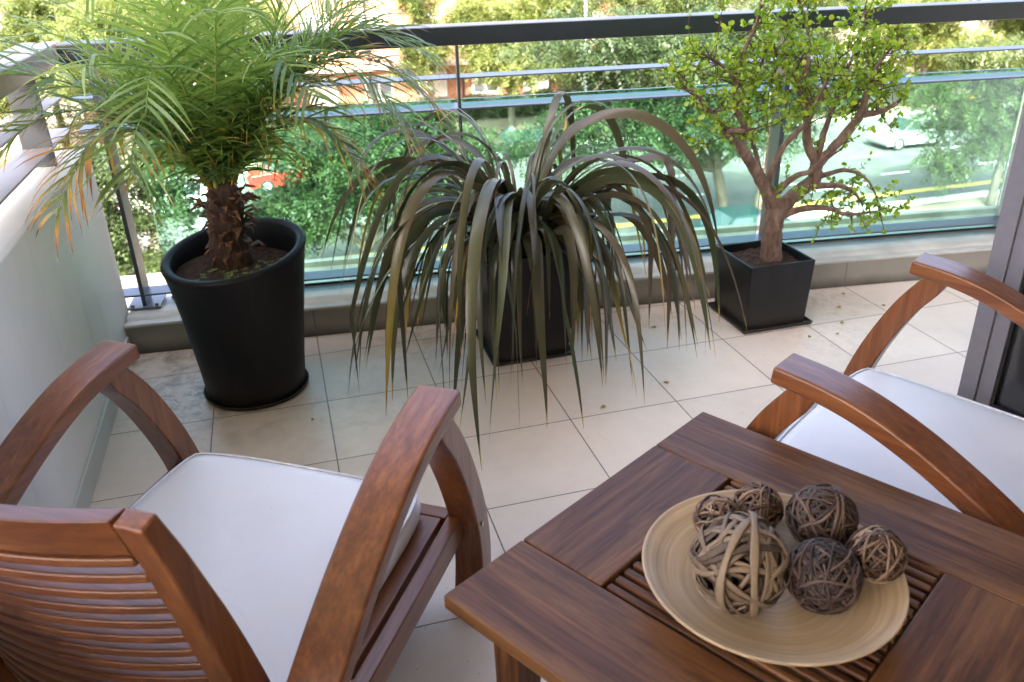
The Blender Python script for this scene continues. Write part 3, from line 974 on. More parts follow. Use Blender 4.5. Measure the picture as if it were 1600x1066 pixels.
# trunk: fibrous stem with ragged leaf bases
m = MB()
rs = random.Random(11)
tr_pts = [(-0.008, 0, 0.39), (-0.010, 0, 0.47), (-0.006, 0, 0.52), (-0.002, 0, 0.57), (0.004, 0, 0.62), (0.006, 0, 0.66)]
tr_r = [0.058, 0.055, 0.049, 0.054, 0.048, 0.030]
m.tube(bez(tr_pts, 4), [float(np.interp(i / 20, np.linspace(0, 1, 6), tr_r)) * (1 + rs.uniform(-0.06, 0.06)) for i in range(21)], 18)
m.build('trunk', M_ptrunk, pl, smooth=True)
m = MB()
for k in range(95):
    t = rs.uniform(0.12, 0.95); a = rs.uniform(0, 2 * math.pi)
    z = 0.43 + 0.22 * t; r0 = float(np.interp(t, np.linspace(0, 1, 6), tr_r)) * 0.92
    L = rs.uniform(0.018, 0.06) * (1.35 if t > 0.55 else 0.75)
    d = Vector((math.cos(a), math.sin(a), 0)); tt = Vector((-math.sin(a), math.cos(a), 0))
    w = rs.uniform(0.006, 0.013)
    e = rs.uniform(0.2, 1.2) if t > 0.5 else rs.uniform(-1.3, 0.4)
    p0 = d * r0 + Vector((0, 0, z)); p1 = p0 + (d * math.cos(e) + Vector((0, 0, math.sin(e)))) * L * 0.6
    p2 = p1 + (d * math.cos(e - 0.9) + Vector((0, 0, math.sin(e - 0.9)))) * L * 0.5 + tt * rs.uniform(-0.012, 0.012)
    up = Vector((0, 0, 0.003))
    k0 = len(m.v)
    m.v += [tuple(p0 - tt * w), tuple(p0 + tt * w), tuple(p1 + tt * w * 0.6 + up), tuple(p1 - tt * w * 0.6 + up), tuple(p2 + up), tuple(p2 - up), tuple(p1 - up * 1.5), tuple(p0 - up * 2)]
    m.f += [(k0, k0 + 1, k0 + 2, k0 + 3), (k0 + 3, k0 + 2, k0 + 4), (k0, k0 + 3, k0 + 6, k0 + 7), (k0 + 1, k0 + 7, k0 + 6, k0 + 2), (k0 + 2, k0 + 6, k0 + 5, k0 + 4), (k0 + 3, k0 + 4, k0 + 5, k0 + 6)]
    m.mi += [0] * 6
m.build('leaf_bases', M_pstub, pl)
# small weeds on the soil
m = MB()
for k in range(46):
    a = rs.uniform(math.pi * 1.2, math.pi * 1.95); r = rs.uniform(0.07, 0.165)
    c0 = Vector((r * math.cos(a), r * math.sin(a), 0.417 + rs.uniform(0, 0.006)))
    for q in range(3):
        b_ = a + q * 2.1; s_ = 0.006
        m.add([c0, c0 + Vector((math.cos(b_) * s_, math.sin(b_) * s_, 0.002)), c0 + Vector((math.cos(b_ + 0.6) * s_ * 1.4, math.sin(b_ + 0.6) * s_ * 1.4, 0.003)), c0 + Vector((math.cos(b_ + 1.2) * s_, math.sin(b_ + 1.2) * s_, 0.002))], [(0, 1, 2, 3)])
m.build('weeds', simple('weed_green', (0.16, 0.24, 0.05), 0.6), pl)

def frond(tip, seed, dry=0.1, lift=0.22, hue=0.5, leafl=0.20, density=32):
    """tip relative to palm base; returns object"""
    rnd = random.Random(seed)
    p0 = np.array((rnd.uniform(-0.015, 0.015), rnd.uniform(-0.015, 0.015), 0.605))
    tip = np.array(tip, float)
    d = tip - p0
    hor = math.hypot(d[0], d[1])
    pk = p0 + d * 0.5 + np.array((0, 0, lift * (0.35 + 0.65 * hor / 0.5)))
    q1 = p0 + (pk - p0) * 0.45 + np.array((0, 0, 0.07))
    q3 = pk + (tip - pk) * 0.55 + np.array((0, 0, 0.035 + 0.05 * hor))
    path = bez([p0, q1, pk, q3, tip], 8)
    path = np.array(path)
    seglen = np.linalg.norm(np.diff(path, axis=0), axis=1)
    cum = np.concatenate([[0], np.cumsum(seglen)]); Ltot = cum[-1]
    def at(s):
        s = s * Ltot
        P = np.array([np.interp(s, cum, path[:, i]) for i in range(3)])
        P2 = np.array([np.interp(min(s + 0.01, Ltot), cum, path[:, i]) for i in range(3)])
        P1 = np.array([np.interp(max(s - 0.01, 0), cum, path[:, i]) for i in range(3)])
        t = P2 - P1
        return P, t / np.linalg.norm(t)
    V = []; F = []; HUE = []; DRYA = []
    # rachis as a thin 3-sided tube
    k = 0
    NR = 26
    for i in range(NR + 1):
        P, t = at(i / NR)
        side = np.cross(t, (0, 0, 1)); side /= max(np.linalg.norm(side), 1e-6)
        upv = np.cross(side, t)
        r = 0.0046 * (1 - i / NR) + 0.0011
        for o in (side * r, upv * r * 0.7, -side * r, -upv * r * 0.7):
            V.append(P + o); HUE.append(min(1, hue + 0.3)); DRYA.append(dry * 0.5 + (0.18 if i < 4 else 0))
    for i in range(NR):
        for j in range(4):
            F.append((4 * i + j, 4 * i + (j + 1) % 4, 4 * i + 4 + (j + 1) % 4, 4 * i + 4 + j))
    nl = int(density * (Ltot / 0.75))
    for i in range(nl):
        s = 0.11 + 0.88 * (i + rnd.uniform(-0.3, 0.3)) / nl
        s = min(max(s, 0.09), 0.995)
        P, t = at(s)
        side0 = np.cross(t, (0, 0, 1)); side0 /= max(np.linalg.norm(side0), 1e-6)
        upv = np.cross(side0, t)
        for sg in (-1, 1):
            env = math.sin(math.pi * min(1, (s * 0.86 + 0.14))) ** 0.55 if s < 0.99 else 0.4
            L = leafl * (0.45 + 0.75 * env) * rnd.uniform(0.7, 1.18)
            if rnd.random() < 0.03: continue
            v_ang = rnd.uniform(0.15, 0.55)                         # leaflets rise in a V
            fwd = 0.45 + 0.55 * s + rnd.uniform(-0.12, 0.12)
            dirv = side0 * sg * math.cos(v_ang) + upv * math.sin(v_ang) + t * fwd
            dirv /= np.linalg.norm(dirv)
            wdt = np.cross(dirv, upv); wdt /= max(np.linalg.norm(wdt), 1e-6)
            wdt = wdt * math.cos(0.5) + np.cross(dirv, wdt) * math.sin(0.5) * rnd.uniform(-1, 1)
            w0 = 0.0054 * rnd.uniform(0.7, 1.2)
            Q = P.copy(); dcur = dirv.copy()
            droop = rnd.uniform(0.07, 0.24) * (1 + dry * 0.9)
            h = hue + rnd.uniform(-0.22, 0.22)
            dl = max(0.0, (dry + rnd.uniform(-0.12, 0.12)) * min(1.0, 0.05 + 1.25 * s))
            k = len(V); ns_ = 6
            for q in range(ns_ + 1):
                u = q / ns_
                w = w0 * (0.65 + 0.5 * u if u < 0.35 else (0.825) * (1 - ((u - 0.35) / 0.65) ** 1.6) + 0.03)
                V.append(Q - wdt * w); V.append(Q + wdt * w)
                HUE += [h, h]
                dd_ = dl * (0.25 + 1.3 * u * u) + (0.25 if (u > 0.9 and dry > 0.05) else 0)
                DRYA += [dd_, dd_]
                dcur = dcur + np.array((0, 0, -droop * (0.35 + 0.9 * u)))
                dcur /= np.linalg.norm(dcur)
                Q = Q + dcur * (L / ns_)
            for q in range(ns_):
                F.append((k + 2 * q, k + 2 * q + 1, k + 2 * q + 3, k + 2 * q + 2))
    me = fast_mesh('frond', np.array(V), np.array(F), {'hue': HUE, 'dry': DRYA})
    o = link('frond', me, M_palm, pl, smooth=True)
    return o
FT = [((-0.553, -0.195, 0.7), 0.62, 0.2),
      ((-0.722, -0.095, 0.753), 0.3, 0.2),
      ((-0.736, 0.155, 0.981), 0.1, 0.16),
      ((-0.558, 0.255, 1.191), 0.03, 0.05),
      ((-0.389, 0.405, 1.227), 0.03, 0.05),
      ((-0.198, 0.155, 1.3), 0, 0),
      ((-0.006, 0.255, 1.309), 0, 0.02),
      ((0.15, 0.355, 1.177), 0.03, 0.06),
      ((0.338, 0.255, 0.986), 0.08, 0.16),
      ((0.385, 0.155, 0.854), 0.3, 0.2),
      ((0.348, 0.055, 0.723), 0.5, 0.24),
      ((0.165, -0.045, 0.718), 0.3, 0.2),
      ((-0.521, 0.055, 0.759), 0.3, 0.2),
      ((-0.37, -0.295, 0.77), 0.12, 0.22),
      ((-0.257, -0.245, 1.084), 0, 0.12),
      ((-0.442, -0.145, 1.016), 0.04, 0.15),
      ((-0.149, 0.605, 1.215), 0.02, 0.08),
      ((-0.465, 0.605, 0.826), 0.2, 0.2),
      ((0.155, 0.605, 0.738), 0.3, 0.2),
      ((-0.397, 0.355, 0.677), 0.5, 0.2),
      ((-0.03, 0.455, 0.639), 0.5, 0.22),
      ((0.335, 0.455, 1.059), 0.04, 0.12),
      ((-0.676, 0.255, 0.848), 0.15, 0.18),
      ((-0.224, -0.145, 1.231), 0, 0.04),
      ((0.103, 0.055, 1.217), 0, 0.05),
      ((-0.59, 0.005, 1.078), 0.03, 0.12),
      ((0.213, 0.205, 0.6), 0.6, 0.24),
      ((-0.6, 0.205, 0.68), 0.55, 0.2),
      ((0.3, -0.02, 1.02), 0.03, 0.14),
      ((-0.33, 0.02, 1.22), 0, 0.04),
      ((0.26, 0.1, 1.12), 0.02, 0.08),
      ((-0.1, -0.3, 1.13), 0.02, 0.1),
      ((0.06, -0.26, 0.93), 0.08, 0.22),
      ((-0.3, -0.3, 0.93), 0.06, 0.22),
      ((-0.3, 0.2, 1.42), 0, 0),
      ((0.03, 0.22, 1.45), 0, 0),
      ((-0.13, 0.02, 1.48), 0, 0),
      ((0.4, 0.2, 1.1), 0.05, 0.12),
      ((-0.8, 0.02, 0.9), 0.12, 0.18), ((0.42, 0.05, 0.95), 0.15, 0.2), ((0.36, 0.30, 1.18), 0.03, 0.08), ((0.44, 0.16, 0.80), 0.45, 0.22), ((0.30, -0.16, 0.84), 0.2, 0.22)]
for i, (tp, dr_, lf) in enumerate(FT):
    hz = 0.25 + 0.55 * min(1, max(0, (tp[2] - 0.7) / 0.5))
    frond((tp[0] - PX, tp[1] - PY, tp[2]), 100 + i, dr_, lf, hz)

# ================================================================= POTTED FLAX
FX, FY = 0.675, 0.185
fp = thing('potted_flax', 'bronze strap leaved flax in a tapering square black pot between the palm and the jade', 'potted plant', (FX, FY, 0))
def square_pot(parent, rb, rt, h, th, mat, saucer, z0=0.006, bev=0.004):
    m = MB()
    def ring(r, z): return [(-r, -r, z), (r, -r, z), (r, r, z), (-r, r, z)]
    rings = [ring(rb, z0), ring(rt, h), ring(rt - th, h), ring(rt - th - 0.002, h - 0.05)]
    for r_ in rings: m.v += r_
    for i in range(3):
        for j in range(4):
            m.f.append((4 * i + j, 4 * i + (j + 1) % 4, 4 * i + 4 + (j + 1) % 4, 4 * i + 4 + j)); m.mi.append(0)
    m.f.append((0, 1, 2, 3)); m.f.append((12, 13, 14, 15)); m.mi += [0, 0]
    m.build('pot', mat, parent, bev=bev, seg=3)
    s = saucer
    sm_ = MB(); sm_.v = ring(s - 0.006, 0.0008) + ring(s, 0.014) + ring(s - 0.005, 0.015) + ring(s - 0.010, 0.0055)
    for i in range(3):
        for j in range(4):
            sm_.f.append((4 * i + j, 4 * i + (j + 1) % 4, 4 * i + 4 + (j + 1) % 4, 4 * i + 4 + j)); sm_.mi.append(0)
    sm_.f.append((0, 1, 2, 3)); sm_.f.append((12, 13, 14, 15)); sm_.mi += [0, 0]
    sm_.build('saucer', mat, parent, bev=0.002)
square_pot(fp, 0.122, 0.157, 0.372, 0.012, M_potc, 0.142)
soil_disc('soil', 0, 0.335, fp, sq=0.143, seed=5)

def strap(seed, az, e0, L, w0, dry=0.0, r0=0.03, hue=0.5, curl=1.0, z0=0.33, floor=False):
    for _ in range(14):
        out = strap_mesh(seed, az, e0, L, w0, dry, r0, hue, curl, z0)
        xs_ = [v[0] for v in out[0]]
        if floor or (out[4] > 0.02 and max(xs_) < 0.60 and min(xs_) > -0.64): break
        L *= 0.95
    V, F, att = out[0], out[1], out[2]
    me = fast_mesh('leaf', np.array(V), np.array(F), att)
    return link('leaf', me, M_flax, fp, smooth=True)
def strap_mesh(seed, az, e0, L, w0, dry, r0, hue, curl, z0):
    rnd = random.Random(seed)
    zmin = 9
    ns_ = 26
    P = np.array((math.cos(az) * r0, math.sin(az) * r0, z0))
    V = []; F = []; HUE = []; DRYA = []; AC = []
    el = e0
    azc = az
    bend0 = rnd.uniform(0.22, 0.50)                             # where along the leaf the weight wins
    roll = rnd.uniform(-0.5, 0.5); rollr = rnd.uniform(-2.2, 2.2); kink = rnd.uniform(0.25, 0.8) if rnd.random() < 0.30 else 9; kd = rnd.uniform(-0.5, -0.9)
    drift = rnd.gauss(0, 0.55)
    elend = rad(-88) + rnd.uniform(0, 0.30)
    for q in range(ns_ + 1):
        u = q / ns_
        g = 1 / (1 + math.exp(-(u - bend0) * 9.5 * curl))
        g0 = 1 / (1 + math.exp(bend0 * 9.5 * curl))
        el = e0 + (elend - e0) * (g - g0) / (1 - g0)
        azc = az + drift * u + 0.10 * math.sin(u * 9 + seed)
        if u > kink: el = max(el + kd, rad(-89))
        d = np.array((math.cos(azc) * math.cos(el), math.sin(azc) * math.cos(el), math.sin(el)))
        side = np.array((-math.sin(azc), math.cos(azc), 0.0))
        nrm = np.cross(d, side)
        ra = roll + rollr * u
        s2_ = side * math.cos(ra) + nrm * math.sin(ra)
        n2 = np.cross(d, s2_)
        if u < 0.12: w = w0 * (0.55 + 0.45 * u / 0.12)
        elif u < 0.55: w = w0
        else: w = w0 * max(0.03, 1 - ((u - 0.55) / 0.45) ** 1.5)
        fold = 0.35 - 0.2 * u
        # keep clear of the tiles
        zmin = min(zmin, P[2])
        V += [P - s2_ * w / 2 - n2 * w * fold * 0.5, P.copy(), P + s2_ * w / 2 - n2 * w * fold * 0.5]
        HUE += [hue + rnd.uniform(-0.02, 0.02)] * 3
        dd_ = dry * max(0.0, (u - 0.42) * 1.9) ** 0.8 + (0.35 if u > 0.95 else 0)
        DRYA += [dd_] * 3
        AC += [-1, 0, 1]
        st_ = L / ns_
        P = P + d * st_
        if False and P[2] < 0.014 and q < ns_:
            P[2] = 0.014
            P[0] += math.cos(azc) * st_ * 0.6; P[1] += math.sin(azc) * st_ * 0.6
    for q in range(ns_):
        k = 3 * q
        F += [(k, k + 1, k + 4, k + 3), (k + 1, k + 2, k + 5, k + 4)]
    return V, F, {'hue': HUE, 'dry': DRYA, 'across': AC}, None, zmin
rf = random.Random(42)
nleaf = 98
for i in range(nleaf):
    az = i * 2.39996 + rf.uniform(-0.35, 0.35)
    if math.sin(az) > 0.5 and rf.random() < 0.5: az = -az + rf.uniform(-0.6, 0.6)
    ring_ = i / nleaf
    e0 = rad(rf.uniform(68, 88)) if ring_ < 0.6 else rad(rf.uniform(38, 66))
    L = rf.uniform(0.90, 1.34) if ring_ < 0.75 else rf.uniform(0.62, 1.0)
    if math.sin(az) < -0.35:
        e0 = rad(rf.uniform(52, 76)); L = rf.uniform(1.0, 1.34)
    # side leaves reach further than those at the wall
    ca = abs(math.cos(az)); L *= 0.92 + 0.14 * ca - (0.14 * math.cos(az) if math.cos(az) > 0 else 0)
    dry = 0.0
    if rf.random() < 0.13: dry = rf.uniform(0.15, 0.5)
    strap(300 + i, az, e0, L, rf.uniform(0.020, 0.036), dry, rf.uniform(0.015, 0.075), rf.uniform(0.15, 0.9), rf.uniform(0.65, 1.35))
# one stiff upright dry leaf, leaning to the right
# the many thinner blades between them, too crowded to tell apart
VV = []; FF = []; AA = {'hue': [], 'dry': [], 'across': []}
for i in range(80):
    L_ = rf.uniform(0.5, 1.15); az_ = rf.uniform(0, 6.283); e_ = rad(rf.uniform(55, 89)); w_ = rf.uniform(0.009, 0.022)
    r_ = rf.uniform(0.0, 0.07); h_ = rf.uniform(0.0, 0.9); c_ = rf.uniform(0.7, 1.4); d_ = 0.5 if rf.random() < 0.12 else 0.0
    for _ in range(14):
        o_ = strap_mesh(900 + i, az_, e_, L_, w_, d_, r_, h_, c_, 0.33)
        if o_[4] > 0.02 and max(v[0] for v in o_[0]) < 0.56 and min(v[0] for v in o_[0]) > -0.60: break
        L_ *= 0.94
    k_ = len(VV); VV += o_[0]; FF += [tuple(a + k_ for a in f) for f in o_[1]]
    for q_ in AA: AA[q_] += o_[2][q_]
lm = link('thin_leaves', fast_mesh('thin_leaves', np.array(VV), np.array(FF), AA), M_flax, fp, smooth=True)
lm['kind'] = 'stuff'
strap(779, rad(214), rad(58), 0.98, 0.026, 0.2, 0.05, 0.4, 0.9)
me_o = strap(777, rad(20), rad(66), 0.62, 0.020, 0.55, 0.03, 0.8, 0.0)

# ================================================================= POTTED JADE TREE
JX, JY = 1.550, 0.138
jt = thing('potted_jade_tree', 'small jade tree with bright round leaves in a cube shaped black pot', 'potted plant', (JX, JY, 0))
square_pot(jt, 0.114, 0.1225, 0.240, 0.009, M_potc, 0.1365, bev=0.003)
soil_disc('soil', 0, 0.212, jt, sq=0.112, seed=8)
J = {
'trunk': [(1.582, 0.14, 0.194, 0.0450), (1.576, 0.14, 0.24, 0.0395), (1.572, 0.14, 0.30, 0.0370), (1.572, 0.14, 0.36, 0.0385), (1.576, 0.14, 0.405, 0.0400), (1.577, 0.14, 0.43, 0.030)],
'A': [(1.571, 0.14, 0.400, 0.0326), (1.502, 0.13, 0.503, 0.0256), (1.421, 0.11, 0.601, 0.0209), (1.366, 0.1, 0.653, 0.0186), (1.29, 0.08, 0.727, 0.0116), (1.219, 0.06, 0.8, 0.0093), (1.184, 0.06, 0.84, 0.007)],
'A2': [(1.407, 0.11, 0.617, 0.014), (1.422, 0.14, 0.682, 0.013), (1.404, 0.16, 0.74, 0.013), (1.397, 0.17, 0.829, 0.0105), (1.417, 0.17, 0.915, 0.008), (1.45, 0.17, 0.998, 0.006), (1.461, 0.17, 1.099, 0.004)],
'A3': [(1.508, 0.14, 0.5, 0.0116), (1.503, 0.19, 0.591, 0.0093), (1.482, 0.22, 0.682, 0.0083), (1.492, 0.24, 0.782, 0.006), (1.538, 0.26, 0.858, 0.004)],
'B': [(1.587, 0.14, 0.392, 0.0322), (1.657, 0.15, 0.438, 0.0302), (1.721, 0.16, 0.474, 0.0300), (1.726, 0.16, 0.54, 0.0260)],
'B1': [(1.727, 0.16, 0.534, 0.0209), (1.682, 0.16, 0.603, 0.0176), (1.672, 0.17, 0.718, 0.0150), (1.648, 0.17, 0.832, 0.0115), (1.655, 0.18, 0.929, 0.008), (1.619, 0.18, 1.018, 0.006), (1.58, 0.18, 1.084, 0.004)],
'B2': [(1.726, 0.16, 0.525, 0.0209), (1.787, 0.14, 0.605, 0.0186), (1.839, 0.12, 0.689, 0.0176), (1.852, 0.12, 0.755, 0.013), (1.845, 0.11, 0.817, 0.0096), (1.897, 0.11, 0.884, 0.005)],
'B2b': [(1.838, 0.12, 0.693, 0.014), (1.897, 0.11, 0.699, 0.0116), (1.963, 0.1, 0.725, 0.0083)],
'B3': [(1.725, 0.16, 0.549, 0.0153), (1.765, 0.19, 0.644, 0.012), (1.804, 0.21, 0.723, 0.0100), (1.824, 0.22, 0.794, 0.008), (1.859, 0.22, 0.874, 0.006), (1.88, 0.22, 0.963, 0.004), (1.876, 0.22, 1.012, 0.003)],
'C': [(1.53, 0.14, 0.473, 0.014), (1.537, 0.1, 0.597, 0.012), (1.576, 0.08, 0.664, 0.011), (1.613, 0.07, 0.704, 0.0096), (1.632, 0.06, 0.78, 0.0073), (1.652, 0.04, 0.859, 0.005)],
'D': [(1.553, 0.12, 0.453, 0.014), (1.596, 0.09, 0.515, 0.012), (1.642, 0.07, 0.535, 0.0096), (1.672, 0.04, 0.588, 0.006)],
'E': [(1.592, 0.14, 0.366, 0.0163), (1.648, 0.09, 0.402, 0.013), (1.714, 0.06, 0.406, 0.0106), (1.778, 0.04, 0.384, 0.0083), (1.851, 0.03, 0.381, 0.005)],
'F': [(1.737, 0.14, 0.493, 0.0116), (1.844, 0.16, 0.498, 0.0083), (1.934, 0.17, 0.464, 0.006), (1.988, 0.17, 0.404, 0.0037), (2.026, 0.17, 0.328, 0.003)],
'G': [(1.721, 0.14, 0.458, 0.014), (1.776, 0.11, 0.464, 0.0106), (1.836, 0.1, 0.445, 0.0083), (1.882, 0.1, 0.399, 0.0047)],
'H': [(1.371, 0.1, 0.649, 0.012), (1.32, 0.05, 0.697, 0.0100), (1.358, 0.02, 0.7, 0.0073)],
'I': [(1.672, 0.17, 0.718, 0.0106), (1.647, 0.23, 0.794, 0.0083), (1.595, 0.26, 0.875, 0.006), (1.568, 0.27, 0.955, 0.004)],
'K': [(1.852, 0.12, 0.755, 0.0093), (1.938, 0.17, 0.782, 0.006), (1.984, 0.19, 0.818, 0.004)],
'L': [(1.397, 0.17, 0.829, 0.0083), (1.319, 0.14, 0.886, 0.006), (1.251, 0.12, 0.921, 0.004)],
}
rj = random.Random(5)
twig = MB(); LV = []; LF = []; LH = []
def jleaf(P, d, size, hue):
    """a small thick round leaf, cupped"""
    d = np.array(d) / np.linalg.norm(d)
    s = np.cross(d, (rj.gauss(0, 1), rj.gauss(0, 1), rj.gauss(0, 1))); s /= max(np.linalg.norm(s), 1e-6)
    n = np.cross(s, d)
    k = len(LV)
    P = np.array(P)
    c = P + d * size * 0.55
    LV.append(P)
    for t, a in ((0.35, 0.42), (0.8, 0.40), (1.05, 0.0), (0.8, -0.40), (0.35, -0.42)):
        LV.append(P + d * size * t + s * size * a + n * size * 0.10)
    LV.append(c - n * size * 0.06)
    LH.extend([hue] * 7)
    LF.extend([(k, k + 1, k + 2, k + 6), (k + 6, k + 2, k + 3, k + 4), (k, k + 6, k + 4, k + 5)])
def grow(p, d, L, r, depth):
    n = max(4, int(L / 0.0155))
    pts = [np.array(p)]; d = np.array(d) / np.linalg.norm(d)
    for i in range(n):
        d = d + np.array((rj.gauss(0, 0.16), rj.gauss(0, 0.16), rj.gauss(0, 0.14) + 0.03)); d /= np.linalg.norm(d)
        pts.append(pts[-1] + d * L / n)
    rs_ = [r * (1 - 0.6 * i / n) for i in range(n + 1)]
    twig.tube([tuple(q) for q in pts], rs_, 5)
    for i in range(1, n + 1):
        if rj.random() < (0.35 if i < n * 0.5 else 0.9):
            ax = rj.uniform(0, 6.28)
            t = pts[i] - pts[i - 1]; t /= np.linalg.norm(t)
            a = np.cross(t, (0.3, 0.5, 0.8)); a /= np.linalg.norm(a); b_ = np.cross(t, a)
            hue = rj.uniform(0.1, 0.8) + (0.25 if rj.random() < 0.06 else 0)
            for sgn in (1, -1):
                q = (a * math.cos(ax) + b_ * math.sin(ax)) * sgn + t * 0.5
                jleaf(pts[i], q, rj.uniform(0.009, 0.0165), hue + rj.uniform(-0.1, 0.1))
        if depth < 1 and rj.random() < 0.5 and i > 1:
            sd = d * 0.4 + np.array((rj.gauss(0, 1), rj.gauss(0, 1), rj.gauss(0.2, 0.8))) * 0.7
            grow(pts[i], sd, L * rj.uniform(0.35, 0.7), r * 0.6, depth + 1)
    jleaf(pts[-1], d, rj.uniform(0.014, 0.022), rj.uniform(0.4, 0.9))
wood_m = MB()
for name, P in J.items():
    pts = [(x - JX, y - JY, z) for x, y, z, r in P]
    rr = [r * (0.92 if name == 'trunk' else 0.84) for *_, r in P]
    cp = bez(pts, 5)
    cr = [float(np.interp(i / (len(cp) - 1), np.linspace(0, 1, len(rr)), rr)) * (1 + rj.uniform(-0.06, 0.06) * (0.3 if name == 'trunk' else 1)) for i in range(len(cp))]
    cp = [np.array(c_) + np.array((rj.uniform(-1, 1), rj.uniform(-1, 1), rj.uniform(-1, 1))) * (0.03 if name == 'trunk' else 0.12) * r_ for c_, r_ in zip(cp, cr)]
    wood_m.tube([tuple(c_) for c_ in cp], cr, 12)
    if name == 'trunk': continue
    for i in range(len(cp) // 3, len(cp)):
        c_ = cp[i]; r_ = cr[i]
        if r_ > 0.019: continue
        lowb = name in 'EFG'
        prob = 0.42 if lowb else (0.74 if c_[2] > 0.66 else 0.22)
        for rep in range(2 if (c_[2] > 0.74) else 1):
            if rj.random() < prob:
                dd_ = np.array((rj.gauss(0, 1), rj.gauss(0, 0.9), rj.gauss(0.15 if not lowb else -0.6, 0.8)))
                grow(c_, dd_, rj.uniform(0.05, 0.14), min(0.0028, r_ * 0.5), 0)
    d_ = cp[-1] - cp[-3]
    grow(cp[-1], d_, rj.uniform(0.05, 0.1), min(0.004, cr[-1]), 0)
wood_m.build('trunk', M_jbark, jt, smooth=True)
twig.build('twigs', M_jtwig, jt, smooth=True)
me = fast_mesh('leaves', np.array(LV), np.array(LF), {'hue': LH})
link('leaves', me, M_jade, jt, smooth=True)

rl_ = random.Random(9)
for k, (x, y) in enumerate([(1.86, 0.10), (1.79, -0.02), (2.02, 0.06), (1.72, -0.09), (1.95, 0.20), (2.25, 0.12), (1.62, -0.08), (0.30, -0.02), (-0.05, -0.10), (1.15, 0.16), (0.78, -0.30), (1.02, -0.22)]):
    a = rl_.uniform(0, 6.28); q = rl_.uniform(0.006, 0.011); m = MB()
    m.v = [(math.cos(t) * q, math.sin(t) * q * 0.7, 0.0025 + 0.002 * math.sin(2 * t)) for t in [i * math.pi / 4 for i in range(8)]] + [(0, 0, 0.001)]
    m.f = [(i, (i + 1) % 8, 8) for i in range(8)]; m.mi = [0] * 8
    o = m.build('fallen_leaf', simple('dry_leaf', (0.33, 0.22, 0.06), 0.7, 60, 0.4))
    o.location = (x, y, 0.0005); o.rotation_euler = (0, 0, a)
    tag(o, 'tiny dry yellowish leaf lying on the beige tiles near the pots', 'fallen leaf', 'fallen leaves on the tiles')

# ================================================================= THE STREET BELOW
GZ = -9.0
def ground_mat(name, c0, c1, sc=3.0, rough=0.85, patch=None):
    m, nt, b = newmat(name)
    v = coords(nt)
    a = noise(nt, v, sc, 6, 0.65)
    f = noise(nt, v, sc * 14, 3, 0.6)
    c = ramp(nt, math_n(nt, 'ADD', math_n(nt, 'MULTIPLY', a, 0.7), math_n(nt, 'MULTIPLY', f, 0.3)), [(0.35, c0), (0.65, c1)])
    nt.links.new(c, b.inputs['Base Color'])
    b.inputs['Roughness'].default_value = rough
    bump(nt, b, f, 0.2, 0.01)
    return m
M_asph = ground_mat('asphalt', (0.065, 0.066, 0.064), (0.115, 0.113, 0.108), 0.9)
M_pave = ground_mat('pavement_slabs', (0.12, 0.095, 0.068), (0.21, 0.17, 0.125), 0.7)
M_earth = ground_mat('earth', (0.10, 0.09, 0.06), (0.18, 0.16, 0.10), 0.2)
M_kerb = simple('kerb_concrete', (0.62, 0.61, 0.57), 0.7, 2, 0.12)
M_white = simple('road_paint_white', (0.72, 0.72, 0.70), 0.6, 4, 0.15)
M_yellow = simple('road_paint_yellow', (0.70, 0.47, 0.10), 0.6, 3, 0.15)
def slab(name, x0, x1, y0, y1, z0, z1, mat, kind='structure'):
    o = MB().box(x0, x1, y0, y1, z0, z1).build(name, mat)
    return tag(o, kind=kind)
slab('ground', -300, 300, -60, 320, GZ - 0.6, GZ - 0.1, M_earth)
slab('near_pavement', -120, 160, 12, 24.6, GZ - 0.09, GZ + 0.12, M_pave)
slab('near_kerb', -120, 160, 24.602, 25.15, GZ - 0.09, GZ + 0.14, M_kerb)
slab('road', -120, 160, 25.152, 40.0, GZ - 0.09, GZ, M_asph)
slab('far_kerb', -120, 160, 40.002, 40.25, GZ - 0.09, GZ + 0.14, M_kerb)
slab('far_pavement', -120, 160, 40.252, 52, GZ - 0.09, GZ + 0.12, M_pave)
slab('yellow_line', -120, 160, 26.35, 26.75, GZ + 0.001, GZ + 0.006, M_yellow)
mk = MB()
for k in range(-14, 24):
    for yy in (29.2, 32.3, 35.4):
        mk.box(k * 5.2 + (yy - 29) * 0.2, k * 5.2 + 1.5 + (yy - 29) * 0.2, yy, yy + 0.14, GZ + 0.001, GZ + 0.006)
# direction arrow painted on the lane nearest the kerb
mk.prism([(20.9, 27.9), (24.6, 28.05), (24.6, 28.3), (22.4, 28.22), (22.3, 28.6), (20.9, 28.15)], GZ + 0.0065, GZ + 0.008, axis=2)
tag(mk.build('lane_markings', M_white), kind='structure')

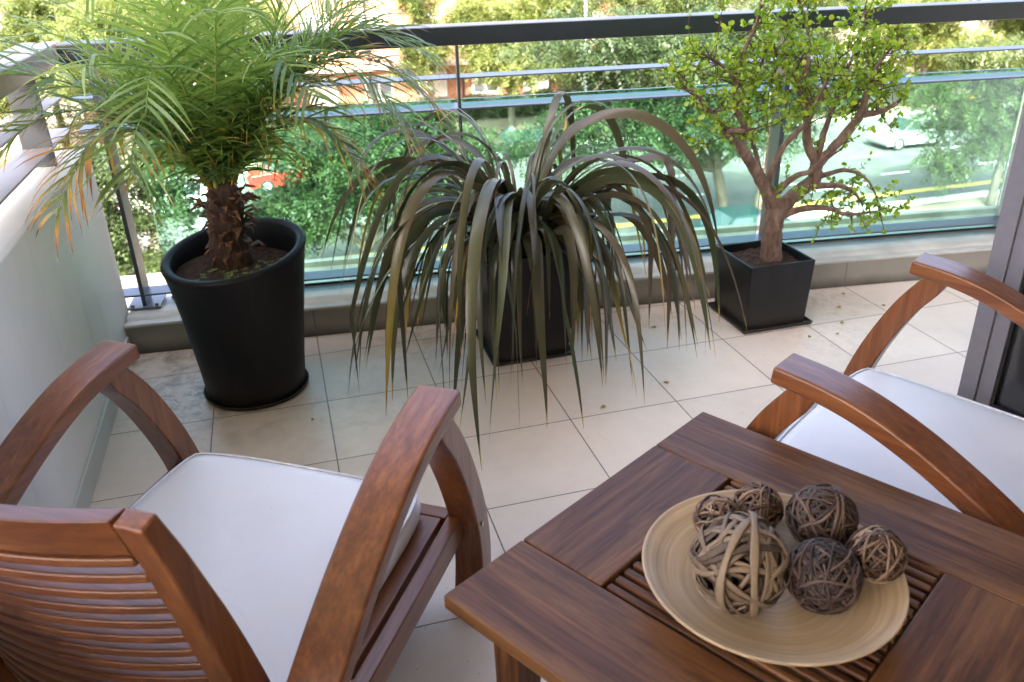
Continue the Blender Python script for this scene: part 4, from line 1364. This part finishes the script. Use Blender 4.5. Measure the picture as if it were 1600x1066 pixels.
# ---- street trees
def crown_mesh(name, lobes, nspray, leafL, leafW, seed, droop=0.5, nleaf=11, hue0=0.5):
    rng = np.random.default_rng(seed)
    vol = np.array([l[3] * l[4] * l[5] for l in lobes]); vol = vol / vol.sum()
    which = rng.choice(len(lobes), nspray, p=vol)
    lb = np.array(lobes, float)
    u = rng.normal(size=(nspray, 3)); u /= np.linalg.norm(u, axis=1)[:, None]
    rr = rng.uniform(0.25, 1.0, nspray) ** 0.5
    # clumps: snap many sprays towards shared twig centres so that gaps stay open
    c = lb[which, :3] + u * rr[:, None] * lb[which, 3:6]
    nc = max(8, nspray // 12)
    cent = c[rng.choice(nspray, nc, replace=False)]
    near = rng.integers(0, nc, nspray)
    mixf = rng.uniform(0, 1, nspray) < 0.85
    jit = rng.normal(size=(nspray, 3)) * np.array([0.42, 0.42, 0.22]) * (lb[:, 3].mean() * 0.34)
    c[mixf] = cent[near[mixf]] + jit[mixf]
    hue = np.clip(hue0 + rng.normal(size=nspray) * 0.07 + (rng.normal(size=nc) * 0.13)[near], 0, 1)
    # twig direction
    az = rng.uniform(0, 2 * np.pi, nspray)
    el = rng.uniform(-0.9, 0.35, nspray) * droop
    d = np.stack([np.cos(az) * np.cos(el), np.sin(az) * np.cos(el), np.sin(el)], 1)
    side = np.stack([-np.sin(az), np.cos(az), 0 * az], 1)
    nrm = np.cross(d, side)
    tilt = rng.uniform(-0.8, 0.8, nspray)
    side = side * np.cos(tilt)[:, None] + nrm * np.sin(tilt)[:, None]
    V = []; H = []
    step = leafL * 0.30
    for k in range(nleaf):
        t = k / (nleaf - 1)
        sgn = 1 if k % 2 else -1
        base = c + d * (k * step) + np.array([0, 0, -1]) * (0.12 * leafL * (t * nleaf) ** 1.5 * droop)[..., None] if False else c + d * (k * step) - np.array([0, 0, 1.0]) * (0.035 * leafL * (k ** 1.6) * droop)
        ld = side * sgn + d * 0.6 + rng.normal(size=(nspray, 3)) * 0.25
        ld /= np.linalg.norm(ld, axis=1)[:, None]
        lw = np.cross(ld, nrm); lw /= np.linalg.norm(lw, axis=1)[:, None]
        LL = leafL * (1 - 0.35 * abs(t - 0.4)) * rng.uniform(0.7, 1.2, nspray)[:, None]
        a = base; b_ = base + ld * LL * 0.5 + lw * leafW / 2
        e = base + ld * LL; f = base + ld * LL * 0.5 - lw * leafW / 2
        V.append(np.stack([a, b_, e, f], 1))
        H.append(np.repeat(hue[:, None], 4, 1))
    V = np.stack(V, 1).reshape(-1, 3); H = np.stack(H, 1).reshape(-1)
    F = np.arange(len(V)).reshape(-1, 4)
    return fast_mesh(name, V, F, {'hue': H})

def limbs(lobes, base_h, r0, seed, fork=2, lean=(0, 0)):
    rnd = random.Random(seed)
    m = MB()
    z0 = 0.0
    fx, fy = lean
    top = (fx * 0.5, fy * 0.5, base_h)
    m.tube(bez([(0, 0, z0), (fx * 0.15, fy * 0.15, base_h * 0.5), top], 4), [r0 * 1.15, r0 * 1.05, r0, r0, r0 * 0.95, r0 * 0.9, r0 * 0.9, r0 * 0.85, r0 * 0.8], 9)
    for l in lobes:
        tgt = (l[0], l[1], l[2] - l[5] * 0.1)
        mid = ((top[0] + tgt[0]) / 2 + rnd.uniform(-0.3, 0.3), (top[1] + tgt[1]) / 2 + rnd.uniform(-0.3, 0.3), (top[2] * 0.55 + tgt[2] * 0.45) + 0.1)
        ln = bez([(top[0], top[1], top[2] - 0.15), mid, tgt], 5)
        m.tube(ln, [r0 * 0.62 * (1 - 0.8 * i / 10) for i in range(11)], 7)
        for k in range(5):
            s = ln[rnd.randint(4, 10)]
            d = Vector((rnd.gauss(0, 1), rnd.gauss(0, 1), rnd.gauss(0, 0.6))).normalized() * l[3] * rnd.uniform(0.5, 0.9)
            e = (s[0] + d.x, s[1] + d.y, s[2] + d.z)
            mm = ((s[0] + e[0]) / 2, (s[1] + e[1]) / 2, (s[2] + e[2]) / 2 + 0.15)
            m.tube(bez([tuple(s), mm, e], 3), [r0 * 0.2 * (1 - 0.7 * i / 6) for i in range(7)], 5)
    return m

def street_tree(x, y, lobes, base_h, r0, seed, nspray, label, mat, leafL=0.19, leafW=0.065, lean=(0, 0), droop=0.8, hue0=0.5, group='street trees'):
    t = thing('street_tree', label, 'tree', (x, y, GZ + 0.1), 0, group)
    limbs(lobes, base_h, r0, seed, lean=lean).build('trunk', M_tbark, t, smooth=True)
    me = crown_mesh('crown', lobes, nspray, leafL, leafW, seed, droop, hue0=hue0)
    link('crown', me, mat, t)
    return t
# (lobe: centre x,y,z relative to the foot, radii)
street_tree(15.2, 24.0, [(-4.4, 0.6, 4.6, 2.3, 1.6, 1.3), (-2.2, 0.5, 5.9, 2.6, 2.0, 1.6), (0.4, 0.8, 6.3, 2.6, 2.0, 1.7), (2.8, 0.6, 5.4, 2.4, 1.8, 1.4), (-1.6, -1.0, 4.2, 2.4, 1.3, 1.0),
                         (-4.8, 1.0, 7.0, 2.4, 1.8, 1.1), (1.8, 0.4, 3.7, 1.7, 1.0, 0.9), (-6.6, 0.8, 3.6, 1.6, 1.2, 0.9)], 2.6, 0.21, 21, 9000,
            'feathery street tree with two dark trunks, seen behind the glass between flax and jade', M_treed, lean=(-0.9, 0.2), hue0=0.38)
m2 = MB(); m2.tube(bez([(16.3, 24.1, GZ + 0.1), (16.7, 24.1, GZ + 1.7), (16.9, 24.2, GZ + 3.2), (16.2, 24.3, GZ + 5.2)], 4), [0.2, 0.2, 0.18, 0.18, 0.17, 0.17, 0.16, 0.16, 0.15, 0.12, 0.1, 0.08, 0.06], 8)
street_tree_b = thing('street_tree', 'thin leaning street tree trunk beside the two trunked tree', 'tree', (16.3, 24.1, GZ + 0.1), 0, 'street trees')
m2.v = [(a - 16.3, b_ - 24.1, c_ - GZ - 0.1) for a, b_, c_ in m2.v]
m2.build('trunk', M_tbark, street_tree_b, smooth=True)
link('crown', crown_mesh('crown', [(0.4, 0.4, 6.0, 2.0, 1.6, 1.2), (1.8, 0.5, 5.0, 1.5, 1.2, 0.8)], 1500, 0.19, 0.065, 77, 0.8, hue0=0.4), M_treed, street_tree_b)
street_tree(1.9, 23.6, [(-1.8, 0.4, 2.5, 1.7, 1.4, 0.9), (0.1, 0.4, 3.5, 1.8, 1.5, 1.0), (1.6, 0.4, 3.0, 1.6, 1.3, 0.9), (0.6, -0.6, 4.4, 1.7, 1.2, 0.8), (3.0, 0.3, 4.1, 1.7, 1.2, 0.9), (-0.8, 0.2, 4.6, 1.7, 1.2, 0.8), (3.4, 0.4, 2.6, 1.2, 1.0, 0.7), (1.8, 0.4, 5.2, 1.6, 1.2, 0.6)],
            1.2, 0.11, 22, 8200, 'low feathery street tree behind the glass, between the palm pot and the flax', M_treed, lean=(0.5, 0), hue0=0.45)
street_tree(-4.6, 21.2, [(-0.8, 0.3, 3.2, 1.3, 1.0, 1.0), (0.9, 0.4, 3.9, 1.4, 1.0, 0.8), (0.6, 0.2, 2.3, 1.0, 0.9, 0.7), (-1.0, 0.0, 4.9, 1.6, 1.2, 0.8), (1.6, 0.4, 5.2, 1.4, 1.0, 0.7)],
            1.3, 0.09, 23, 2600, 'sparse small street tree behind the glass, left of the palm pot', M_treed, hue0=0.55)
street_tree(26.6, 23.5, [(-1.6, 0.4, 2.5, 1.6, 1.2, 1.1), (-2.3, 0.3, 4.2, 1.8, 1.4, 1.1), (-0.3, 0.4, 3.8, 1.7, 1.4, 1.2), (1.6, 0.2, 2.6, 1.3, 1.0, 1.3), (1.4, 0.2, 4.8, 1.8, 1.5, 1.2), (-2.0, 0.4, 1.5, 0.8, 0.7, 0.7), (-0.9, 0.3, 5.7, 1.8, 1.4, 0.9)],
            2.6, 0.16, 24, 3600, 'bright street tree with hanging branches in front of the silver car', M_tree, lean=(0.8, 0.6), hue0=0.45)

def far_tree(x, y, h, w, seed, nspray, label, mat, hue0):
    rnd = random.Random(seed)
    lobes = []
    for k in range(7):
        a = rnd.uniform(0, 6.28); r = rnd.uniform(0.1, 0.6) * w
        lobes.append((r * math.cos(a), r * math.sin(a) * 0.7, h * rnd.uniform(0.42, 0.92), w * rnd.uniform(0.38, 0.55), w * rnd.uniform(0.3, 0.5), h * rnd.uniform(0.10, 0.17)))
    return street_tree(x, y, lobes, h * 0.32, 0.2, seed, int(nspray * 1.9), label, mat, 0.22, 0.085, hue0=hue0, group='trees across the street')
far_tree(-14.0, 39.5, 9.0, 5.0, 31, 2600, 'yellow green tree across the street at the far upper left corner', M_treel, 0.62)
far_tree(-7.0, 41.5, 8.6, 4.6, 32, 2600, 'yellow green tree across the street, above the left end of the handrail', M_treel, 0.6)
far_tree(-0.8, 43.5, 8.0, 3.6, 33, 2200, 'tree across the street behind the crown of the palm', M_treel, 0.45)
far_tree(12.2, 42.0, 7.8, 3.9, 34, 2700, 'pale green tree in front of the orange brick house', M_treel, 0.62)
far_tree(8.6, 46.0, 9.8, 2.6, 44, 1200, 'tall pale tree close in front of the middle of the brick house', M_treel, 0.55)
far_tree(16.4, 44.2, 8.2, 3.0, 35, 2000, 'pale green tree left of the lamp post, by the brick house', M_treel, 0.5)
far_tree(21.3, 41.0, 8.6, 5.2, 36, 3200, 'broad olive green tree across the street, right of the lamp post', M_tree, 0.6)
far_tree(29.5, 42.0, 8.6, 5.4, 37, 3200, 'olive green tree across the street behind the jade tree', M_tree, 0.68)
far_tree(37.5, 41.0, 7.8, 5.2, 38, 3000, 'yellow green tree across the street, right of the jade tree', M_treel, 0.7)
far_tree(46.5, 42.0, 8.2, 5.4, 39, 2800, 'yellow green tree across the street at the upper right corner', M_treel, 0.55)
for hx in range(9):
    t = thing('shrub', 'dark clipped shrub in the row along the foot of the brick house', 'shrub', (-1.0 + hx * 2.5, 48.6, GZ + 0.12), 0, 'shrubs along the brick house')
    MB().tube([(0, 0, 0), (0.05, 0, 0.7)], [0.1, 0.06], 7).build('trunk', M_tbark, t)
    link('crown', crown_mesh('crown', [(0, 0, 0.8, 1.3, 0.8, 0.8)], 330, 0.2, 0.08, 160 + hx, 0.4, hue0=0.45), M_tree, t)
far_tree(25.5, 46.5, 9.0, 5.0, 41, 2200, 'tall tree close to the cream house, between the two olive green trees', M_treel, 0.45)
far_tree(-11.0, 47.0, 9.5, 5.0, 42, 2200, 'tall tree close to the cream house on the far left', M_treel, 0.5)

# hedge and shrubs on the far pavement hide the foot of the buildings
for k, (x, y, s, lab) in enumerate([(25.0, 45.5, 2.2, 'rounded shrub across the street, behind the olive tree trunks'), (33.0, 46.0, 2.6, 'rounded shrub across the street, behind the jade tree'),
                                    (42.0, 46.5, 3.0, 'large shrub across the street near the right edge'), (-9.0, 46.5, 3.0, 'large shrub across the street on the far left')]):
    t = thing('shrub', lab, 'shrub', (x, y, GZ + 0.1), 0, 'shrubs across the street')
    MB().tube([(0, 0, 0), (0.1, 0, s * 0.5)], [0.12, 0.07], 7).build('trunk', M_tbark, t)
    link('crown', crown_mesh('crown', [(0, 0, s * 0.6, s, s * 0.6, s * 0.55), (s * 0.8, 0.2, s * 0.5, s * 0.7, s * 0.5, s * 0.45)], 900, 0.24, 0.09, 60 + k, 0.4, hue0=0.5), M_treel, t)

# ---- buildings across the street
def brick_mat():
    m, nt, b = newmat('orange_brick')
    tc = nt.nodes.new('ShaderNodeTexCoord')
    mp = nt.nodes.new('ShaderNodeMapping')
    mp.inputs['Rotation'].default_value = (rad(90), 0, 0)
    nt.links.new(tc.outputs['Object'], mp.inputs[0])
    br = nt.nodes.new('ShaderNodeTexBrick')
    br.inputs['Scale'].default_value = 1.0
    br.inputs['Brick Width'].default_value = 0.25
    br.inputs['Row Height'].default_value = 0.075
    br.inputs['Mortar Size'].default_value = 0.008
    br.inputs['Color1'].default_value = (0.30, 0.10, 0.045, 1)
    br.inputs['Color2'].default_value = (0.37, 0.14, 0.065, 1)
    br.inputs['Mortar'].default_value = (0.40, 0.32, 0.25, 1)
    nt.links.new(mp.outputs[0], br.inputs[0])
    nt.links.new(br.outputs[0], b.inputs['Base Color'])
    b.inputs['Roughness'].default_value = 0.85
    return m
M_brick = brick_mat()
M_cream = simple('cream_render', (0.25, 0.22, 0.18), 0.8, 1.5, 0.1)
M_win = simple('window_glass', (0.06, 0.07, 0.08), 0.08, 1, 0.2, spec=0.8)
M_wframe = simple('window_frame_paint', (0.65, 0.65, 0.62), 0.5)
M_shut = simple('pale_shutter', (0.50, 0.47, 0.42), 0.6, 2, 0.1)
def building(name, label, x0, x1, y0, y1, h, mat, winspec, band=None):
    b_ = thing(name, label, 'building', (x0, y0, GZ + 0.1))
    MB().box(0, x1 - x0, 0, y1 - y0, 0, h).build('wall', mat, b_)
    MB().box(-0.2, x1 - x0 + 0.2, -0.2, y1 - y0 + 0.2, h + 0.001, h + 0.4).build('roof', M_cream, b_)
    if band:
        MB().box(0, x1 - x0, -0.08, -0.002, 0.0, band).build('plinth', M_cream, b_)
    for (wx, wz, ww, wh, kind) in winspec:
        f = MB()
        f.box(wx, wx + ww, -0.13, -0.003, wz, wz + 0.09); f.box(wx, wx + ww, -0.13, -0.003, wz + wh - 0.09, wz + wh)
        f.box(wx, wx + 0.09, -0.13, -0.003, wz + 0.0901, wz + wh - 0.0901); f.box(wx + ww - 0.09, wx + ww, -0.13, -0.003, wz + 0.0901, wz + wh - 0.0901)
        f.box(wx + ww / 2 - 0.04, wx + ww / 2 + 0.04, -0.12, -0.003, wz + 0.0901, wz + wh - 0.0901)
        fo = f.build('window', M_wframe, b_)
        MB().box(wx + 0.09, wx + ww - 0.09, -0.05, -0.004, wz + 0.0902, wz + wh - 0.0902).build('pane', M_win if kind == 'g' else M_shut, fo)
        MB().box(wx - 0.1, wx + ww + 0.1, -0.22, -0.131, wz - 0.12, wz - 0.01).build('sill', M_cream, fo)
    return b_
ws = []
for k in range(7):
    for z_, kd in ((1.3, 'g'), (4.6, 's'), (7.8, 'g'), (10.8, 's')):
        ws.append((1.2 + k * 3.3, z_, 1.7, 1.7 if z_ > 2 else 1.5, kd if (k % 2 == 0) else 's'))
bb = building('brick_house', 'orange brick apartment house with pale framed windows across the street', -2.5, 21.5, 50, 62, 14, M_brick, ws, band=1.1)
MB().box(0.8, 23.2, -1.4, -0.081, 3.25, 3.45).build('canopy', M_cream, bb)
for k in range(4):
    MB().tube([(2.6 + 5.6 * k, -0.2, 1.2), (2.6 + 5.6 * k, -0.2, 13.5)], 0.07, 6).build('downpipe', M_rail, bb)
MB().box(20.6, 21.4, -0.12, -0.004, 0.1, 2.6).build('door', simple('dark_door', (0.03, 0.03, 0.035), 0.4), bb)
ws = [(1 + k * 4.0, z_, 1.8, 1.6, 'g') for k in range(8) for z_ in (1.2, 4.4, 7.6)]
building('pale_house', 'cream rendered apartment house behind the trees on the right', 23, 56, 51.5, 64, 13, M_cream, ws, band=0.9)
ws = [(1 + k * 3.8, z_, 1.6, 1.6, 's') for k in range(8) for z_ in (1.2, 4.4, 7.6)]
building('left_house', 'cream rendered apartment house behind the trees on the left', -36, -3.2, 51, 63, 12, M_cream, ws, band=0.9)

# ---- cars
M_tyre = simple('tyre', (0.02, 0.02, 0.02), 0.8)
M_rim = simple('wheel_rim', (0.45, 0.46, 0.47), 0.3, metallic=0.6)
M_cglass = simple('car_glass', (0.035, 0.055, 0.06), 0.06, 2, 0.1, spec=0.9)
M_lampw = simple('headlight_glass', (0.7, 0.7, 0.7), 0.15)
M_lampr = simple('taillight_red', (0.5, 0.02, 0.02), 0.2)
def car(x, y, rz, paint, label, L=4.3, wd=1.7, H=1.45, cat='car', roofmat=None):
    c = thing('car', label, cat, (x, y, GZ), rz, 'cars on the street')
    pm = paint
    s = L / 4.3
    # lower body: side profile with wheel-arch line, narrowed at the ends
    low = [(-2.12, 0.30), (-2.15, 0.62), (-2.02, 0.86), (-1.2, 0.93), (0.0, 0.95), (1.0, 0.93), (1.75, 0.80), (2.08, 0.62), (2.14, 0.40), (2.05, 0.24), (-2.0, 0.24)]
    m = MB()
    ys = [-0.5, -0.46, -0.36, 0.36, 0.46, 0.5]
    sc_ = [0.965, 0.99, 1.0, 1.0, 0.99, 0.965]
    zsh = [-0.05, -0.015, 0.0, 0.0, -0.015, -0.05]
    n = len(low)
    for yy, k, dz in zip(ys, sc_, zsh):
        for px, pz in low:
            m.v.append((px * s * k, yy * wd, pz + (dz if pz > 0.7 else 0)))
    for i in range(len(ys) - 1):
        for j in range(n):
            m.f.append((i * n + j, i * n + (j + 1) % n, (i + 1) * n + (j + 1) % n, (i + 1) * n + j)); m.mi.append(0)
    m.f.append(tuple(range(n))); m.f.append(tuple((len(ys) - 1) * n + j for j in range(n))); m.mi += [0, 0]
    m.build('body', pm, c, bev=0.03)
    # cabin
    def cab(z0, z1, xa, xb, xc, xd, w0, w1, name, mat, bev=0.02):
        mm = MB()
        vs = [(xa * s, -w0, z0), (xb * s, -w0, z0), (xb * s, w0, z0), (xa * s, w0, z0), (xc * s, -w1, z1), (xd * s, -w1, z1), (xd * s, w1, z1), (xc * s, w1, z1)]
        mm.add(vs, [(0, 3, 2, 1), (4, 5, 6, 7), (0, 1, 5, 4), (1, 2, 6, 5), (2, 3, 7, 6), (3, 0, 4, 7)])
        return mm.build(name, mat, c, bev=bev)
    cab(0.90, H - 0.06, -1.55, 1.05, -1.0, 0.38, wd * 0.455, wd * 0.375, 'windows', M_cglass)
    cab(H - 0.075, H, -1.02, 0.40, -0.85, 0.22, wd * 0.385, wd * 0.34, 'roof', roofmat or pm, 0.025)
    # pillars
    pil = MB()
    for sy in (-1, 1):
        for (xa, xc, w) in ((-1.56, -1.01, 0.11), (-0.28, -0.26, 0.07), (1.02, 0.36, 0.08)):
            p0 = Vector((xa * s, sy * (wd * 0.455 + 0.006), 0.90)); p1 = Vector((xc * s, sy * (wd * 0.375 + 0.006), H - 0.06))
            pil.add([p0, p0 + Vector((w, 0, 0)), p1 + Vector((w, 0, 0)), p1, p0 - Vector((0, sy * 0.05, 0)), p0 + Vector((w, -sy * 0.05, 0)), p1 + Vector((w, -sy * 0.05, 0)), p1 - Vector((0, sy * 0.05, 0))],
                    [(0, 1, 2, 3), (7, 6, 5, 4), (0, 4, 5, 1), (1, 5, 6, 2), (2, 6, 7, 3), (3, 7, 4, 0)])
    pil.build('pillars', pm, c)
    for sx in (-1.30, 1.32):
        for sy in (-1, 1):
            w_ = MB()
            a, b_ = sy * (wd * 0.5 - 0.17), sy * (wd * 0.5 + 0.012)
            w_.tube([(sx * s, a, 0.31), (sx * s, b_, 0.31)], 0.31, 22)
            wo_ = w_.build('wheel', M_tyre, c)
            r_ = MB(); r_.tube([(sx * s, b_, 0.31), (sx * s, b_ + sy * 0.012, 0.31)], [0.20, 0.17], 16)
            r_.build('rim', M_rim, wo_)
    for sy in (-1, 1):
        MB().box(2.0 * s, 2.12 * s, sy * 0.55 - 0.17, sy * 0.55 + 0.17, 0.56, 0.70).build('headlight', M_lampw, c)
        MB().box(-2.16 * s, -2.06 * s, sy * 0.6 - 0.14, sy * 0.6 + 0.14, 0.60, 0.78).build('taillight', M_lampr, c)
    return c
def paint(name, col): return simple(name, col, 0.28, 2, 0.04, coat=0.8)
P_silver, P_red, P_white, P_black, P_teal = paint('silver_paint', (0.30, 0.34, 0.34)), paint('red_paint', (0.42, 0.02, 0.015)), paint('white_paint', (0.72, 0.72, 0.70)), paint('black_paint', (0.02, 0.02, 0.022)), simple('dark_teal_paint', (0.010, 0.028, 0.032), 0.5, spec=0.2)
P_yel = paint('taxi_yellow', (0.75, 0.42, 0.03))
car(30.9, 33.6, rad(180), P_silver, 'pale silver car on the road, right of the jade tree', L=4.0)
car(0.4, 37.2, 0, P_red, 'red car on the road just right of the palm trunk', L=4.2)
car(-4.6, 34.6, 0, P_white, 'white car on the road left of the palm pot', L=4.4)
car(1.5, 30.6, 0, P_silver, 'silver car half hidden by the low tree behind the palm pot', L=4.2)
car(11.8, 39.0, rad(180), P_black, 'black car parked at the far kerb above the flax', L=4.4)
car(37.3, 36.6, rad(180), P_black, 'black taxi with a yellow roof behind the hanging branches', L=4.3, roofmat=P_yel)
car(15.4, 22.6, 0, P_teal, 'dark teal car parked close below, behind the jade pot', L=4.4)

# ---- lamp post
lp = thing('lamp_post', 'slim grey lamp post in front of the brick house', 'lamp post', (16.1, 41.2, GZ + 0.14))
MB().tube([(0, 0, 0), (0, 0, 1.2), (0, 0, 9.0)], [0.13, 0.11, 0.085], 10).build('pole', simple('pole_paint', (0.10, 0.13, 0.15), 0.4), lp, smooth=True)
MB().tube([(0, 0, 8.9), (0, -0.8, 9.35), (0, -1.9, 9.4)], [0.06, 0.05, 0.05], 8).build('arm', simple('arm_paint', (0.10, 0.13, 0.15), 0.4), lp, smooth=True)
MB().box(-0.14, 0.14, -2.5, -1.9, 9.32, 9.44).build('lamp_head', M_sider, lp, bev=0.02)
